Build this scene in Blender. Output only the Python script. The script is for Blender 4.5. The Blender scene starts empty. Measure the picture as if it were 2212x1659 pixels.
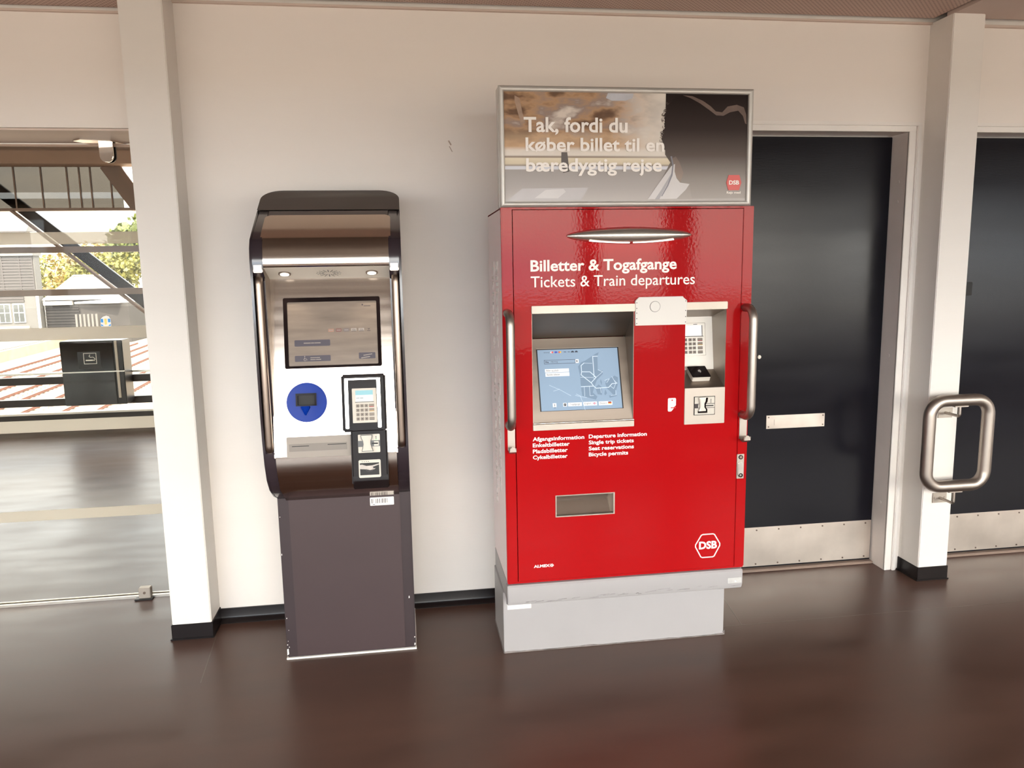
import bpy, bmesh, math, random
from mathutils import Vector, Matrix
random.seed(7)
S = bpy.context.scene
COL = S.collection

# ------------------------------------------------------------------ camera
cam_data = bpy.data.cameras.new('camera')
cam_data.sensor_fit = 'HORIZONTAL'
cam_data.sensor_width = 36.0
cam_data.lens = 26.754
cam_data.clip_start = 0.02
cam_data.clip_end = 600
cam = bpy.data.objects.new('camera', cam_data)
COL.objects.link(cam)
YAW, PITCH, ROLL = 0.139076386, 0.149594419, -0.0173585917
fw = Vector((math.sin(YAW) * math.cos(PITCH), math.cos(YAW) * math.cos(PITCH), -math.sin(PITCH)))
rt = Vector((math.cos(YAW), -math.sin(YAW), 0))
up = rt.cross(fw)
r2 = rt * math.cos(ROLL) + up * math.sin(ROLL)
u2 = up * math.cos(ROLL) - rt * math.sin(ROLL)
cam.matrix_world = Matrix(((r2.x, u2.x, -fw.x, 0), (r2.y, u2.y, -fw.y, -3.2907), (r2.z, u2.z, -fw.z, 1.5), (0, 0, 0, 1)))
S.camera = cam

# ------------------------------------------------------------------ world, sun, exposure
S.view_settings.view_transform = 'Standard'
S.view_settings.look = 'None'
S.view_settings.gamma = 1
S.view_settings.use_curve_mapping = False
S.view_settings.exposure = 1.3

SKY_SUNWARD, SKY_AWAY = 8.0, 2.6
W = bpy.data.worlds.new('sky')
S.world = W
W.use_nodes = True
nt = W.node_tree
nt.nodes.clear()
wo = nt.nodes.new('ShaderNodeOutputWorld')
bg = nt.nodes.new('ShaderNodeBackground')
tc = nt.nodes.new('ShaderNodeTexCoord')
mp = nt.nodes.new('ShaderNodeMapping')
mp.inputs['Scale'].default_value = (1, 1, 2.6)
nz = nt.nodes.new('ShaderNodeTexNoise')
nz.inputs['Scale'].default_value = 2.6
nz.inputs['Detail'].default_value = 6
cr = nt.nodes.new('ShaderNodeValToRGB')
cr.color_ramp.elements[0].position = .42
cr.color_ramp.elements[0].color = (.50, .58, .66, 1)
cr.color_ramp.elements[1].position = .60
cr.color_ramp.elements[1].color = (1.0, .935, .82, 1)
nt.links.new(tc.outputs['Generated'], mp.inputs[0])
nt.links.new(mp.outputs[0], nz.inputs['Vector'])
nt.links.new(nz.outputs['Fac'], cr.inputs['Fac'])
nt.links.new(cr.outputs[0], bg.inputs['Color'])
# hazy sky: much brighter on the sun's side (behind the viewer) than opposite it
sx = nt.nodes.new('ShaderNodeSeparateXYZ')
nt.links.new(tc.outputs['Generated'], sx.inputs[0])
neg = nt.nodes.new('ShaderNodeMath')
neg.operation = 'MULTIPLY'
neg.inputs[1].default_value = -1.0
nt.links.new(sx.outputs['Y'], neg.inputs[0])
neg.use_clamp = True
pw = nt.nodes.new('ShaderNodeMath')
pw.operation = 'POWER'
pw.inputs[1].default_value = 3.0
nt.links.new(neg.outputs[0], pw.inputs[0])
ms = nt.nodes.new('ShaderNodeMapRange')
ms.inputs[3].default_value = SKY_AWAY
ms.inputs[4].default_value = SKY_SUNWARD
nt.links.new(pw.outputs[0], ms.inputs[0])
mz = nt.nodes.new('ShaderNodeMapRange')
mz.inputs[1].default_value = 0.0
mz.inputs[2].default_value = .40
mz.inputs[3].default_value = .75
mz.inputs[4].default_value = 1.6
nt.links.new(sx.outputs['Z'], mz.inputs[0])
mm = nt.nodes.new('ShaderNodeMath')
mm.operation = 'MULTIPLY'
nt.links.new(ms.outputs[0], mm.inputs[0])
nt.links.new(mz.outputs[0], mm.inputs[1])
nt.links.new(mm.outputs[0], bg.inputs['Strength'])
nt.links.new(bg.outputs[0], wo.inputs[0])

sun = bpy.data.lights.new('sun', 'SUN')
sun.energy = 5.5
sun.angle = math.radians(1.0)
sun.color = (1, .90, .74)
sun_o = bpy.data.objects.new('sun', sun)
COL.objects.link(sun_o)
sun_o.location = (0, -20, 30)
sun_o.rotation_euler = Vector((-.25, .55, -.8)).to_track_quat('-Z', 'Y').to_euler()

# ------------------------------------------------------------------ materials
def M(name, col, rough=.5, metal=0.0, var=None, bump=None, coat=0.0, spec=.5, emit=None, coat_rough=.03, stretch=(1, 1, 1)):
    m = bpy.data.materials.new(name)
    m.use_nodes = True
    n = m.node_tree.nodes
    l = m.node_tree.links
    b = n['Principled BSDF']
    b.inputs['Base Color'].default_value = (*col, 1)
    b.inputs['Roughness'].default_value = rough
    b.inputs['Metallic'].default_value = metal
    b.inputs['Specular IOR Level'].default_value = spec
    b.inputs['Coat Weight'].default_value = coat
    b.inputs['Coat Roughness'].default_value = coat_rough
    if emit:
        b.inputs['Emission Color'].default_value = (*emit[0], 1)
        b.inputs['Emission Strength'].default_value = emit[1]
    if var or bump:
        t = n.new('ShaderNodeTexCoord')
        mpn = n.new('ShaderNodeMapping')
        mpn.inputs['Scale'].default_value = stretch
        l.new(t.outputs['Object'], mpn.inputs[0])
    if var:
        x = n.new('ShaderNodeTexNoise')
        x.inputs['Scale'].default_value = var[0]
        x.inputs['Detail'].default_value = 5
        l.new(mpn.outputs[0], x.inputs['Vector'])
        r = n.new('ShaderNodeValToRGB')
        a = var[1]
        r.color_ramp.elements[0].position = .3
        r.color_ramp.elements[1].position = .7
        r.color_ramp.elements[0].color = (*[c * (1 - a) for c in col], 1)
        r.color_ramp.elements[1].color = (*[min(1, c * (1 + a)) for c in col], 1)
        l.new(x.outputs['Fac'], r.inputs['Fac'])
        l.new(r.outputs[0], b.inputs['Base Color'])
        if len(var) > 2:
            q = n.new('ShaderNodeMapRange')
            q.inputs[1].default_value = .3
            q.inputs[2].default_value = .7
            q.inputs[3].default_value = max(.02, rough - var[2])
            q.inputs[4].default_value = rough + var[2]
            l.new(x.outputs['Fac'], q.inputs[0])
            l.new(q.outputs[0], b.inputs['Roughness'])
    if bump:
        x = n.new('ShaderNodeTexNoise')
        x.inputs['Scale'].default_value = bump[0]
        x.inputs['Detail'].default_value = 2
        l.new(mpn.outputs[0], x.inputs['Vector'])
        bn = n.new('ShaderNodeBump')
        bn.inputs['Strength'].default_value = bump[1]
        bn.inputs['Distance'].default_value = bump[2] if len(bump) > 2 else .002
        l.new(x.outputs['Fac'], bn.inputs['Height'])
        l.new(bn.outputs[0], b.inputs['Normal'])
        if coat:
            l.new(bn.outputs[0], b.inputs['Coat Normal'])
    return m

def glass_mat(name, tint=(.97, .98, .96), refl=.08, rough=0.0):
    m = bpy.data.materials.new(name)
    m.use_nodes = True
    n = m.node_tree.nodes
    l = m.node_tree.links
    n.clear()
    o = n.new('ShaderNodeOutputMaterial')
    mx = n.new('ShaderNodeMixShader')
    tr = n.new('ShaderNodeBsdfTransparent')
    tr.inputs[0].default_value = (*tint, 1)
    gl = n.new('ShaderNodeBsdfGlossy')
    gl.inputs['Roughness'].default_value = rough
    fr = n.new('ShaderNodeFresnel')
    fr.inputs[0].default_value = 1.45
    ml = n.new('ShaderNodeMath')
    ml.operation = 'MULTIPLY'
    ml.inputs[1].default_value = refl / .034
    ml.use_clamp = True
    l.new(fr.outputs[0], ml.inputs[0])
    l.new(ml.outputs[0], mx.inputs[0])
    l.new(tr.outputs[0], mx.inputs[1])
    l.new(gl.outputs[0], mx.inputs[2])
    l.new(mx.outputs[0], o.inputs[0])
    return m

def frost_mat(name, col, thr):
    m = bpy.data.materials.new(name)
    m.use_nodes = True
    n = m.node_tree.nodes
    l = m.node_tree.links
    n.clear()
    o = n.new('ShaderNodeOutputMaterial')
    mx = n.new('ShaderNodeMixShader')
    m2 = n.new('ShaderNodeMixShader')
    tr = n.new('ShaderNodeBsdfTransparent')
    d = n.new('ShaderNodeBsdfDiffuse')
    d.inputs[0].default_value = (*col, 1)
    t = n.new('ShaderNodeBsdfTranslucent')
    t.inputs[0].default_value = (*col, 1)
    m2.inputs[0].default_value = .5
    mx.inputs[0].default_value = 1 - thr
    l.new(d.outputs[0], m2.inputs[1])
    l.new(t.outputs[0], m2.inputs[2])
    l.new(tr.outputs[0], mx.inputs[1])
    l.new(m2.outputs[0], mx.inputs[2])
    l.new(mx.outputs[0], o.inputs[0])
    return m

def dots_mat(name, col, hole, pitch, rad, rough=.6):
    # perforated sheet: staggered round holes on the horizontal plane
    m = bpy.data.materials.new(name)
    m.use_nodes = True
    n = m.node_tree.nodes
    l = m.node_tree.links
    b = n['Principled BSDF']
    b.inputs['Roughness'].default_value = rough
    t = n.new('ShaderNodeTexCoord')
    mpn = n.new('ShaderNodeMapping')
    mpn.inputs['Scale'].default_value = (1 / pitch, 1 / pitch, 0)
    mpn.inputs['Rotation'].default_value = (0, 0, math.radians(45))
    l.new(t.outputs['Object'], mpn.inputs[0])
    fr = n.new('ShaderNodeVectorMath')
    fr.operation = 'FRACTION'
    l.new(mpn.outputs[0], fr.inputs[0])
    sb = n.new('ShaderNodeVectorMath')
    sb.operation = 'SUBTRACT'
    sb.inputs[1].default_value = (.5, .5, 0)
    l.new(fr.outputs[0], sb.inputs[0])
    ln = n.new('ShaderNodeVectorMath')
    ln.operation = 'LENGTH'
    l.new(sb.outputs[0], ln.inputs[0])
    lt = n.new('ShaderNodeMath')
    lt.operation = 'LESS_THAN'
    lt.inputs[1].default_value = rad / pitch
    l.new(ln.outputs['Value'], lt.inputs[0])
    mx = n.new('ShaderNodeMix')
    mx.data_type = 'RGBA'
    mx.inputs[6].default_value = (*col, 1)
    mx.inputs[7].default_value = (*hole, 1)
    l.new(lt.outputs[0], mx.inputs[0])
    l.new(mx.outputs[2], b.inputs['Base Color'])
    return m

wall_m = M('white_painted_wall', (.80, .74, .685), .55, var=(1.2, .025), bump=(60, .12, .002), stretch=(.25, 1, 2.5))
col_m = M('white_painted_column', (.73, .685, .635), .5, var=(2, .02), bump=(60, .1, .002), stretch=(.25, 1, 2.5))
trim_m = M('white_gloss_trim', (.80, .755, .705), .35, var=(4, .03))
jamb_m = M('painted_jamb', (.70, .63, .585), .45, var=(5, .06))
soffit_m = M('pink_beige_soffit', (.62, .50, .43), .5, var=(6, .05), stretch=(.2, 1, 1))
floor_m = M('dark_brown_linoleum', (.082, .040, .028), .33, spec=.42, var=(5, .15, .05), bump=(60, .05, .001), stretch=(.45, 1.4, 1))
ceil_m = dots_mat('perforated_ceiling_sheet', (.55, .40, .34), (.26, .17, .14), .014, .0035)
ceilp_m = M('plain_ceiling_sheet', (.55, .43, .375), .55, var=(3, .04))
ceild_m = M('dark_ceiling_gap', (.02, .012, .011), .7, var=(3, .1))
rubber_m = M('black_rubber_skirting', (.009, .006, .006), .3, spec=.25, var=(8, .2))
steel_m = M('brushed_steel', (.60, .525, .465), .17, 1, var=(6, .06, .03), bump=(90, .025, .001), stretch=(.05, 1, 6))
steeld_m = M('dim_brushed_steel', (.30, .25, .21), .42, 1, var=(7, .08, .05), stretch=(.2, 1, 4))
steels_m = M('satin_steel_tube', (.43, .375, .33), .42, 1, var=(20, .03))
handle_m = M('bronze_steel_tube', (.36, .285, .235), .33, 1, var=(20, .03))
steelb_m = M('pale_steel_plate', (.44, .39, .34), .5, 1, var=(9, .07, .06))
kick_m = M('worn_aluminium_plate', (.62, .555, .495), .36, 1, var=(4, .16, .10), bump=(10, .05, .003))
alu_m = M('anodised_frame', (.66, .62, .565), .30, .9, var=(20, .03))
sign_m = M('satin_sign_frame', (.58, .55, .505), .38, .35, var=(20, .03))
chrome_m = M('bright_chrome', (.85, .80, .74), .10, 1, var=(20, .04))
aub_m = M('dark_aubergine_paint', (.030, .021, .026), .20, var=(6, .12), coat=.4, coat_rough=.1)
cap_m = M('dark_cap_reflection_tint', (.045, .032, .027), .38, var=(6, .08))  # lighter than the housing: the ceiling's reflection is put into this base colour
ped_m = M('purple_grey_panel', (.049, .0295, .0305), .42, var=(3, .05))
pedd_m = M('purple_grey_edge', (.032, .0195, .0215), .42, var=(5, .08))
gloss_m = M('gloss_black_plastic', (.012, .008, .008), .07, var=(10, .2), spec=.05, bump=(25, .06, .003))
black_m = M('black_plastic', (.010, .007, .007), .35, var=(10, .2))
red_m = M('red_gloss_paint', (.35, .0015, .003), .4, spec=.05, var=(2, .02), bump=(100, .085, .0018), coat=.22, coat_rough=.03)
redt_m = M('red_matt_label', (.55, .003, .006), .4, var=(2, .02))
white_m = M('white_vinyl', (.88, .84, .78), .45, var=(8, .02))
ghost_m = M('pale_print', (.62, .38, .36), .45, var=(8, .02))
grey_m = M('pale_grey_paint', (.37, .352, .348), .42, var=(3, .04))
cream2_m = M('cream_niche_plate', (.88, .83, .75), .4, spec=.3, var=(5, .02))
blank_m = M('white_blank_plate', (.70, .665, .62), .45, spec=.2, var=(4, .02))
cream_m = M('cream_plate', (.60, .55, .48), .45, spec=.12, var=(5, .02))
blue_m = M('blue_gloss_plastic', (.0015, .026, .25), .12, spec=.08, var=(5, .06), bump=(30, .05, .002))
navy_m = M('navy_black_door', (.0042, .004, .0075), .22, spec=.24, var=(2.5, .18, .05), bump=(80, .06, .001), stretch=(.3, 1, 2))
screw_m = M('dark_screw', (.16, .12, .10), .4, .8, var=(40, .1))
lamp_m = M('lit_diffuser', (.9, .85, .75), .5, emit=((1, .93, .80), 1.3), var=(5, .01))
slot_m = M('black_slot', (.004, .003, .003), .6, var=(10, .1))
pane_m = glass_mat('clear_glass', (.95, .95, .92), .006)
tint_m = glass_mat('tinted_glass', (.235, .225, .215), .03)
dark_glass_m = M('dark_glass', (.012, .010, .010), .08, var=(5, .2), coat=.3)
frost_m = frost_mat('frosted_film', (.74, .685, .58), .30)
steelbeam_m = M('brown_painted_steel', (.26, .185, .145), .45, var=(4, .08))
brown_m = M('brown_soffit_paint', (.44, .31, .235), .55, var=(4, .06))
bracedark_m = M('black_brown_steel', (.020, .013, .012), .45, var=(4, .1))

# ------------------------------------------------------------------ mesh helpers
def new():
    return bmesh.new()

def add_box(bm, x0, x1, y0, y1, z0, z1, bev=0.0, seg=2):
    r = bmesh.ops.create_cube(bm, size=1)
    vs = r['verts']
    for v in vs:
        v.co = Vector(((x0 + x1) / 2 + v.co.x * (x1 - x0), (y0 + y1) / 2 + v.co.y * (y1 - y0), (z0 + z1) / 2 + v.co.z * (z1 - z0)))
    if bev > 0:
        es = list({e for v in vs for e in v.link_edges})
        bmesh.ops.bevel(bm, geom=es, offset=bev, segments=seg, affect='EDGES', clamp_overlap=True)
    return bm

def add_prism(bm, pts, axis, a0, a1, bev=0.0):
    """polygon pts extruded along an axis. axis 'x': pts=(y,z); 'y': pts=(x,z); 'z': pts=(x,y)"""
    def mk(p, a):
        if axis == 'x':
            return (a, p[0], p[1])
        if axis == 'y':
            return (p[0], a, p[1])
        return (p[0], p[1], a)
    A = [bm.verts.new(mk(p, a0)) for p in pts]
    B = [bm.verts.new(mk(p, a1)) for p in pts]
    n = len(pts)
    fs = [bm.faces.new(A), bm.faces.new(B[::-1])]
    for i in range(n):
        fs.append(bm.faces.new((A[i], B[i], B[(i + 1) % n], A[(i + 1) % n])))
    bmesh.ops.recalc_face_normals(bm, faces=fs)
    if bev > 0:
        es = [e for e in {e for f in fs[:2] for e in f.edges}]
        bmesh.ops.bevel(bm, geom=es, offset=bev, segments=2, affect='EDGES', clamp_overlap=True)
    return bm

def rrect(x0, x1, z0, z1, r, n=6, corners=(1, 1, 1, 1)):
    out = []
    for k, (cx, cz, a0) in enumerate(((x1 - r, z1 - r, 0), (x0 + r, z1 - r, 90), (x0 + r, z0 + r, 180), (x1 - r, z0 + r, 270))):
        if not corners[k]:
            out.append((x1 if k in (0, 3) else x0, z1 if k in (0, 1) else z0))
            continue
        for i in range(n + 1):
            a = math.radians(a0 + 90 * i / n)
            out.append((cx + r * math.cos(a), cz + r * math.sin(a)))
    return out

def circle_pts(cx, cz, rx, rz=None, n=40):
    rz = rz or rx
    return [(cx + rx * math.cos(2 * math.pi * i / n), cz + rz * math.sin(2 * math.pi * i / n)) for i in range(n)]

def add_cyl(bm, c, axis, r, h, n=24, bev=0):
    c = Vector(c)
    if axis == 'x':
        return add_prism(bm, circle_pts(c.y, c.z, r, n=n), 'x', c.x - h / 2, c.x + h / 2, bev)
    if axis == 'y':
        return add_prism(bm, circle_pts(c.x, c.z, r, n=n), 'y', c.y - h / 2, c.y + h / 2, bev)
    return add_prism(bm, circle_pts(c.x, c.y, r, n=n), 'z', c.z - h / 2, c.z + h / 2, bev)

def rounded_path(pts, r, n=7, closed=False):
    P = [Vector(p) for p in pts]
    out = []
    m = len(P)
    for i in range(m):
        if not closed and i in (0, m - 1):
            out.append(P[i])
            continue
        a, b, c = P[i - 1], P[i], P[(i + 1) % m]
        d1 = (a - b).normalized()
        d2 = (c - b).normalized()
        ang = d1.angle(d2)
        t = r / math.tan(ang / 2)
        p1, p2 = b + d1 * t, b + d2 * t
        bis = (d1 + d2).normalized()
        cen = b + bis * (r / math.sin(ang / 2))
        v1, v2 = p1 - cen, p2 - cen
        for k in range(n + 1):
            out.append(cen + v1.normalized().slerp(v2.normalized(), k / n) * r)
    return out

def add_tube(bm, path, r, seg=18, closed=False, cap=True):
    P = [Vector(p) for p in path]
    n = len(P)
    rings = []
    prev = None
    for i, p in enumerate(P):
        if closed:
            t = (P[(i + 1) % n] - P[i - 1]).normalized()
        else:
            t = (P[min(i + 1, n - 1)] - P[max(i - 1, 0)]).normalized()
        if prev is None:
            ref = Vector((0, 0, 1)) if abs(t.z) < .9 else Vector((1, 0, 0))
            u = t.cross(ref).normalized()
        else:
            u = (prev - t * prev.dot(t)).normalized()
        prev = u
        w = t.cross(u)
        rings.append([bm.verts.new(p + (u * math.cos(2 * math.pi * k / seg) + w * math.sin(2 * math.pi * k / seg)) * r) for k in range(seg)])
    fs = []
    rng = n if closed else n - 1
    for i in range(rng):
        A, B = rings[i], rings[(i + 1) % n]
        off = 0
        if closed and i == n - 1:
            off = min(range(seg), key=lambda o: (A[0].co - B[o].co).length)
        for k in range(seg):
            fs.append(bm.faces.new((A[k], A[(k + 1) % seg], B[(k + 1 + off) % seg], B[(k + off) % seg])))
    if cap and not closed:
        fs.append(bm.faces.new(rings[0][::-1]))
        fs.append(bm.faces.new(rings[-1]))
    bmesh.ops.recalc_face_normals(bm, faces=fs)
    return bm

def add_grid_panel(bm, xs, zs, holes, y0, y1):
    """flat slab between y0 (front) and y1 with rectangular holes given as cell index pairs"""
    F, B = {}, {}
    for i, x in enumerate(xs):
        for j, z in enumerate(zs):
            F[i, j] = bm.verts.new((x, y0, z))
            B[i, j] = bm.verts.new((x, y1, z))
    solid = lambda i, j: 0 <= i < len(xs) - 1 and 0 <= j < len(zs) - 1 and (i, j) not in holes
    fs = []
    for i in range(len(xs) - 1):
        for j in range(len(zs) - 1):
            if not solid(i, j):
                continue
            fs.append(bm.faces.new((F[i, j], F[i + 1, j], F[i + 1, j + 1], F[i, j + 1])))
            fs.append(bm.faces.new((B[i, j], B[i, j + 1], B[i + 1, j + 1], B[i + 1, j])))
            if not solid(i - 1, j):
                fs.append(bm.faces.new((F[i, j], F[i, j + 1], B[i, j + 1], B[i, j])))
            if not solid(i + 1, j):
                fs.append(bm.faces.new((F[i + 1, j], B[i + 1, j], B[i + 1, j + 1], F[i + 1, j + 1])))
            if not solid(i, j - 1):
                fs.append(bm.faces.new((F[i, j], B[i, j], B[i + 1, j], F[i + 1, j])))
            if not solid(i, j + 1):
                fs.append(bm.faces.new((F[i, j + 1], F[i + 1, j + 1], B[i + 1, j + 1], B[i, j + 1])))
    for v in [v for v in bm.verts if not v.link_faces]:
        bm.verts.remove(v)
    bmesh.ops.recalc_face_normals(bm, faces=bm.faces[:])
    return bm

def origin(parent):
    v = Vector((0, 0, 0))
    while parent is not None:
        v += parent.location
        parent = parent.parent
    return v

def obj(name, bm, mat, parent=None, smooth=True, angle=35, xf=None, label=None):
    if xf is not None:
        bm.transform(xf)
    if parent is not None:
        bmesh.ops.translate(bm, verts=bm.verts[:], vec=-origin(parent))
    me = bpy.data.meshes.new(name)
    bm.to_mesh(me)
    bm.free()
    me.materials.append(mat)
    if smooth:
        me.shade_smooth()
        try:
            me.set_sharp_from_angle(angle=math.radians(angle))
        except Exception:
            pass
    o = bpy.data.objects.new(name, me)
    COL.objects.link(o)
    o.parent = parent
    if label:
        o['label'] = label
    return o

def struct(name, bm, mat, parent=None, **k):
    o = obj(name, bm, mat, parent, **k)
    if parent is None:
        o['kind'] = 'structure'
    return o

def struct_root(name, loc):
    o = bpy.data.objects.new(name, None)
    COL.objects.link(o)
    o.location = loc
    o['kind'] = 'structure'
    return o

def thing(name, label, cat, loc=(0, 0, 0), group=None):
    o = bpy.data.objects.new(name, None)
    COL.objects.link(o)
    o.location = loc
    o.empty_display_size = .1
    o['label'] = label
    o['category'] = cat
    if group:
        o['group'] = group
    return o

def tag(o, label, cat, group=None, kind=None):
    o['label'] = label
    o['category'] = cat
    if group:
        o['group'] = group
    if kind:
        o['kind'] = kind
    return o

def bxo(name, mat, parent, x0, x1, y0, y1, z0, z1, bev=0.0, xf=None, label=None):
    return obj(name, add_box(new(), x0, x1, y0, y1, z0, z1, bev), mat, parent, xf=xf, label=label)

def plate(name, mat, parent, pts, y0, y1, bev=0.0, xf=None, label=None):
    return obj(name, add_prism(new(), pts, 'y', y0, y1, bev), mat, parent, xf=xf, label=label)

def rect(x0, x1, z0, z1):
    return [(x0, z0), (x1, z0), (x1, z1), (x0, z1)]

def text_bm(body, x0, x1, z0, z1, y, bold=0.0, depth=.0006, lines_fit=True):
    """lettering filling the box x0..x1, z0..z1 (ink bounds) on the plane y, facing -y"""
    cu = bpy.data.curves.new('lettering', 'FONT')
    cu.body = body
    cu.size = 1
    cu.offset = bold
    cu.resolution_u = 3
    cu.fill_mode = 'BOTH'
    o = bpy.data.objects.new('lettering', cu)
    COL.objects.link(o)
    dg = bpy.context.evaluated_depsgraph_get()
    dg.update()
    me = bpy.data.meshes.new_from_object(o.evaluated_get(dg))
    bpy.data.objects.remove(o)
    bpy.data.curves.remove(cu)
    bm = bmesh.new()
    bm.from_mesh(me)
    bpy.data.meshes.remove(me)
    xs = [v.co.x for v in bm.verts]
    ys = [v.co.y for v in bm.verts]
    ax, bx_, ay, by = min(xs), max(xs), min(ys), max(ys)
    sx = (x1 - x0) / (bx_ - ax)
    sz = (z1 - z0) / (by - ay)
    for v in bm.verts:
        v.co = Vector((x0 + (v.co.x - ax) * sx, y, z0 + (v.co.y - ay) * sz))
    r = bmesh.ops.extrude_face_region(bm, geom=bm.faces[:])
    bmesh.ops.translate(bm, verts=[g for g in r['geom'] if isinstance(g, bmesh.types.BMVert)], vec=(0, depth, 0))
    bmesh.ops.recalc_face_normals(bm, faces=bm.faces[:])
    return bm

def merge(*bms):
    out = bmesh.new()
    for b in bms:
        me = bpy.data.meshes.new('tmp')
        b.to_mesh(me)
        b.free()
        out.from_mesh(me)
        bpy.data.meshes.remove(me)
    return out

def strips(bm, segs, w, y0, y1):
    """thin flat bars along 2D segments (x,z)"""
    for (ax, az), (bx_, bz) in segs:
        d = Vector((bx_ - ax, bz - az))
        d.normalize()
        e = Vector((-d.y, d.x)) * w / 2
        d *= w * .3
        add_prism(bm, [(ax - d.x + e.x, az - d.y + e.y), (ax - d.x - e.x, az - d.y - e.y), (bx_ + d.x - e.x, bz + d.y - e.y), (bx_ + d.x + e.x, bz + d.y + e.y)], 'y', y0, y1)
    return bm

def polyline(pts):
    return list(zip(pts[:-1], pts[1:]))

# ================================================================== THE SETTING
struct('floor', add_box(new(), -9, 9, -4.85, 4.75, -.2, 0), floor_m)

seam_m = M('floor_weld', (.12, .085, .070), .4, var=(20, .2))
for i, (a, b) in enumerate((((-.830, -.148), (-.80, -.52)), ((1.253, -.433), (2.9, -.433)), ((1.41, -.06), (1.36, -.433)))):
    d = Vector((b[0] - a[0], b[1] - a[1])).normalized()
    e = Vector((-d.y, d.x)) * .0016
    struct('trim_%d' % (10 + i), add_prism(new(), [(a[0] + e.x, a[1] + e.y), (a[0] - e.x, a[1] - e.y), (b[0] - e.x, b[1] - e.y), (b[0] + e.x, b[1] + e.y)], 'z', -.001, .0005), seam_m, smooth=False)

# back wall with two door openings
bm = add_grid_panel(new(), [-.90, 1.40, 2.306, 2.60, 3.52, 9], [0, 2.093, 2.60], {(1, 0), (3, 0)}, 0, .16)
struct('wall_back', bm, wall_m, smooth=False)
wb = bpy.data.objects['wall_back']
mark_m = M('wall_scuff', (.42, .33, .27), .7, var=(60, .2))
for pts in ([(.208, 2.034), (.214, 2.036), (.224, 2.018), (.219, 2.015)], [(.212, 2.012), (.216, 2.012), (.227, 1.990), (.224, 1.989)]):
    plate('scuff_mark', mark_m, wb, pts, -.0006, .0005)
struct('wall_left', add_box(new(), -9, -.90, 0, .36, 2.075, 2.56), wall_m, smooth=False)       # header over the glass
bm = add_box(new(), -8.95, -.9, .02, .335, 2.068, 2.076)
struct('trim_1', bm, soffit_m, smooth=False)
struct('wall_right', add_box(new(), 8.8, 9, -4.85, 0, 0, 2.6), wall_m, smooth=False)
struct('wall_side', add_box(new(), -.90, -.80, .16, 4.7, 0, 2.8), wall_m, smooth=False)
struct('wall_end', add_box(new(), -9.2, -9, -4.85, 4.7, 0, 2.8), wall_m, smooth=False)

# columns
struct('column', add_box(new(), -1.0, -.843, -.147, .02, 0, 2.55, .003), col_m)
struct('column', add_box(new(), 2.372, 2.523, -.148, .02, 0, 2.55, .003), col_m)

# ceiling: perforated bays, plain strips at the columns, dark shadow gaps
struct('ceiling', add_box(new(), -.83, 2.358, -.62, -.040, 2.560, 2.575), ceil_m, smooth=False)
struct('ceiling', add_box(new(), -9, 9, -4.66, -.66, 2.585, 2.60), M('darkened_unseen_ceiling', (.17, .125, .105), .6, var=(2, .1)), smooth=False)  # unseen stretch of ceiling, coloured dark to deepen reflections and cut bounce
struct('ceiling', add_box(new(), -9, -1.012, -.62, -.022, 2.515, 2.53), ceil_m, smooth=False)
struct('ceiling', add_box(new(), 2.530, 9, -.62, -.055, 2.560, 2.575), ceilp_m, smooth=False)
struct('trim_2', add_box(new(), -1.0, -.843, -.62, -.10, 2.55, 2.57), ceilp_m, smooth=False)
struct('trim_3', add_box(new(), 2.376, 2.523, -.62, -.10, 2.55, 2.57), ceilp_m, smooth=False)
struct('trim_4', add_box(new(), -.843, 2.372, -.016, 0, 2.543, 2.551), soffit_m, smooth=False)
struct('trim_5', add_box(new(), 2.523, 9, -.018, 0, 2.538, 2.548), soffit_m, smooth=False)
struct('trim_6', add_box(new(), -9, -1.0, -.014, 0, 2.497, 2.505), soffit_m, smooth=False)
struct('ceiling', add_box(new(), -9.2, 9, -4.85, .20, 2.62, 2.66), ceild_m, smooth=False)
struct('ceiling', add_box(new(), -9.2, -.8, .20, 4.75, 2.75, 2.80), brown_m, smooth=False)

# skirting
prof = [(0, .058), (-.007, .058), (-.009, .022), (-.014, .012), (-.032, .002), (-.032, 0), (0, 0)]
struct('baseboard_back', add_prism(new(), prof, 'x', -.843, 1.36), rubber_m)
def column_skirting(name, x0, x1, y0):
    bm = new()
    add_box(bm, x0 - .004, x1 + .004, y0 - .004, 0, 0, .066, .002)
    add_box(bm, x0 - .010, x1 + .008, y0 - .010, 0, 0, .006, .002)
    return struct(name, bm, rubber_m)
column_skirting('baseboard_left', -1.0, -.843, -.147)
column_skirting('baseboard_right', 2.372, 2.523, -.148)

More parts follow.
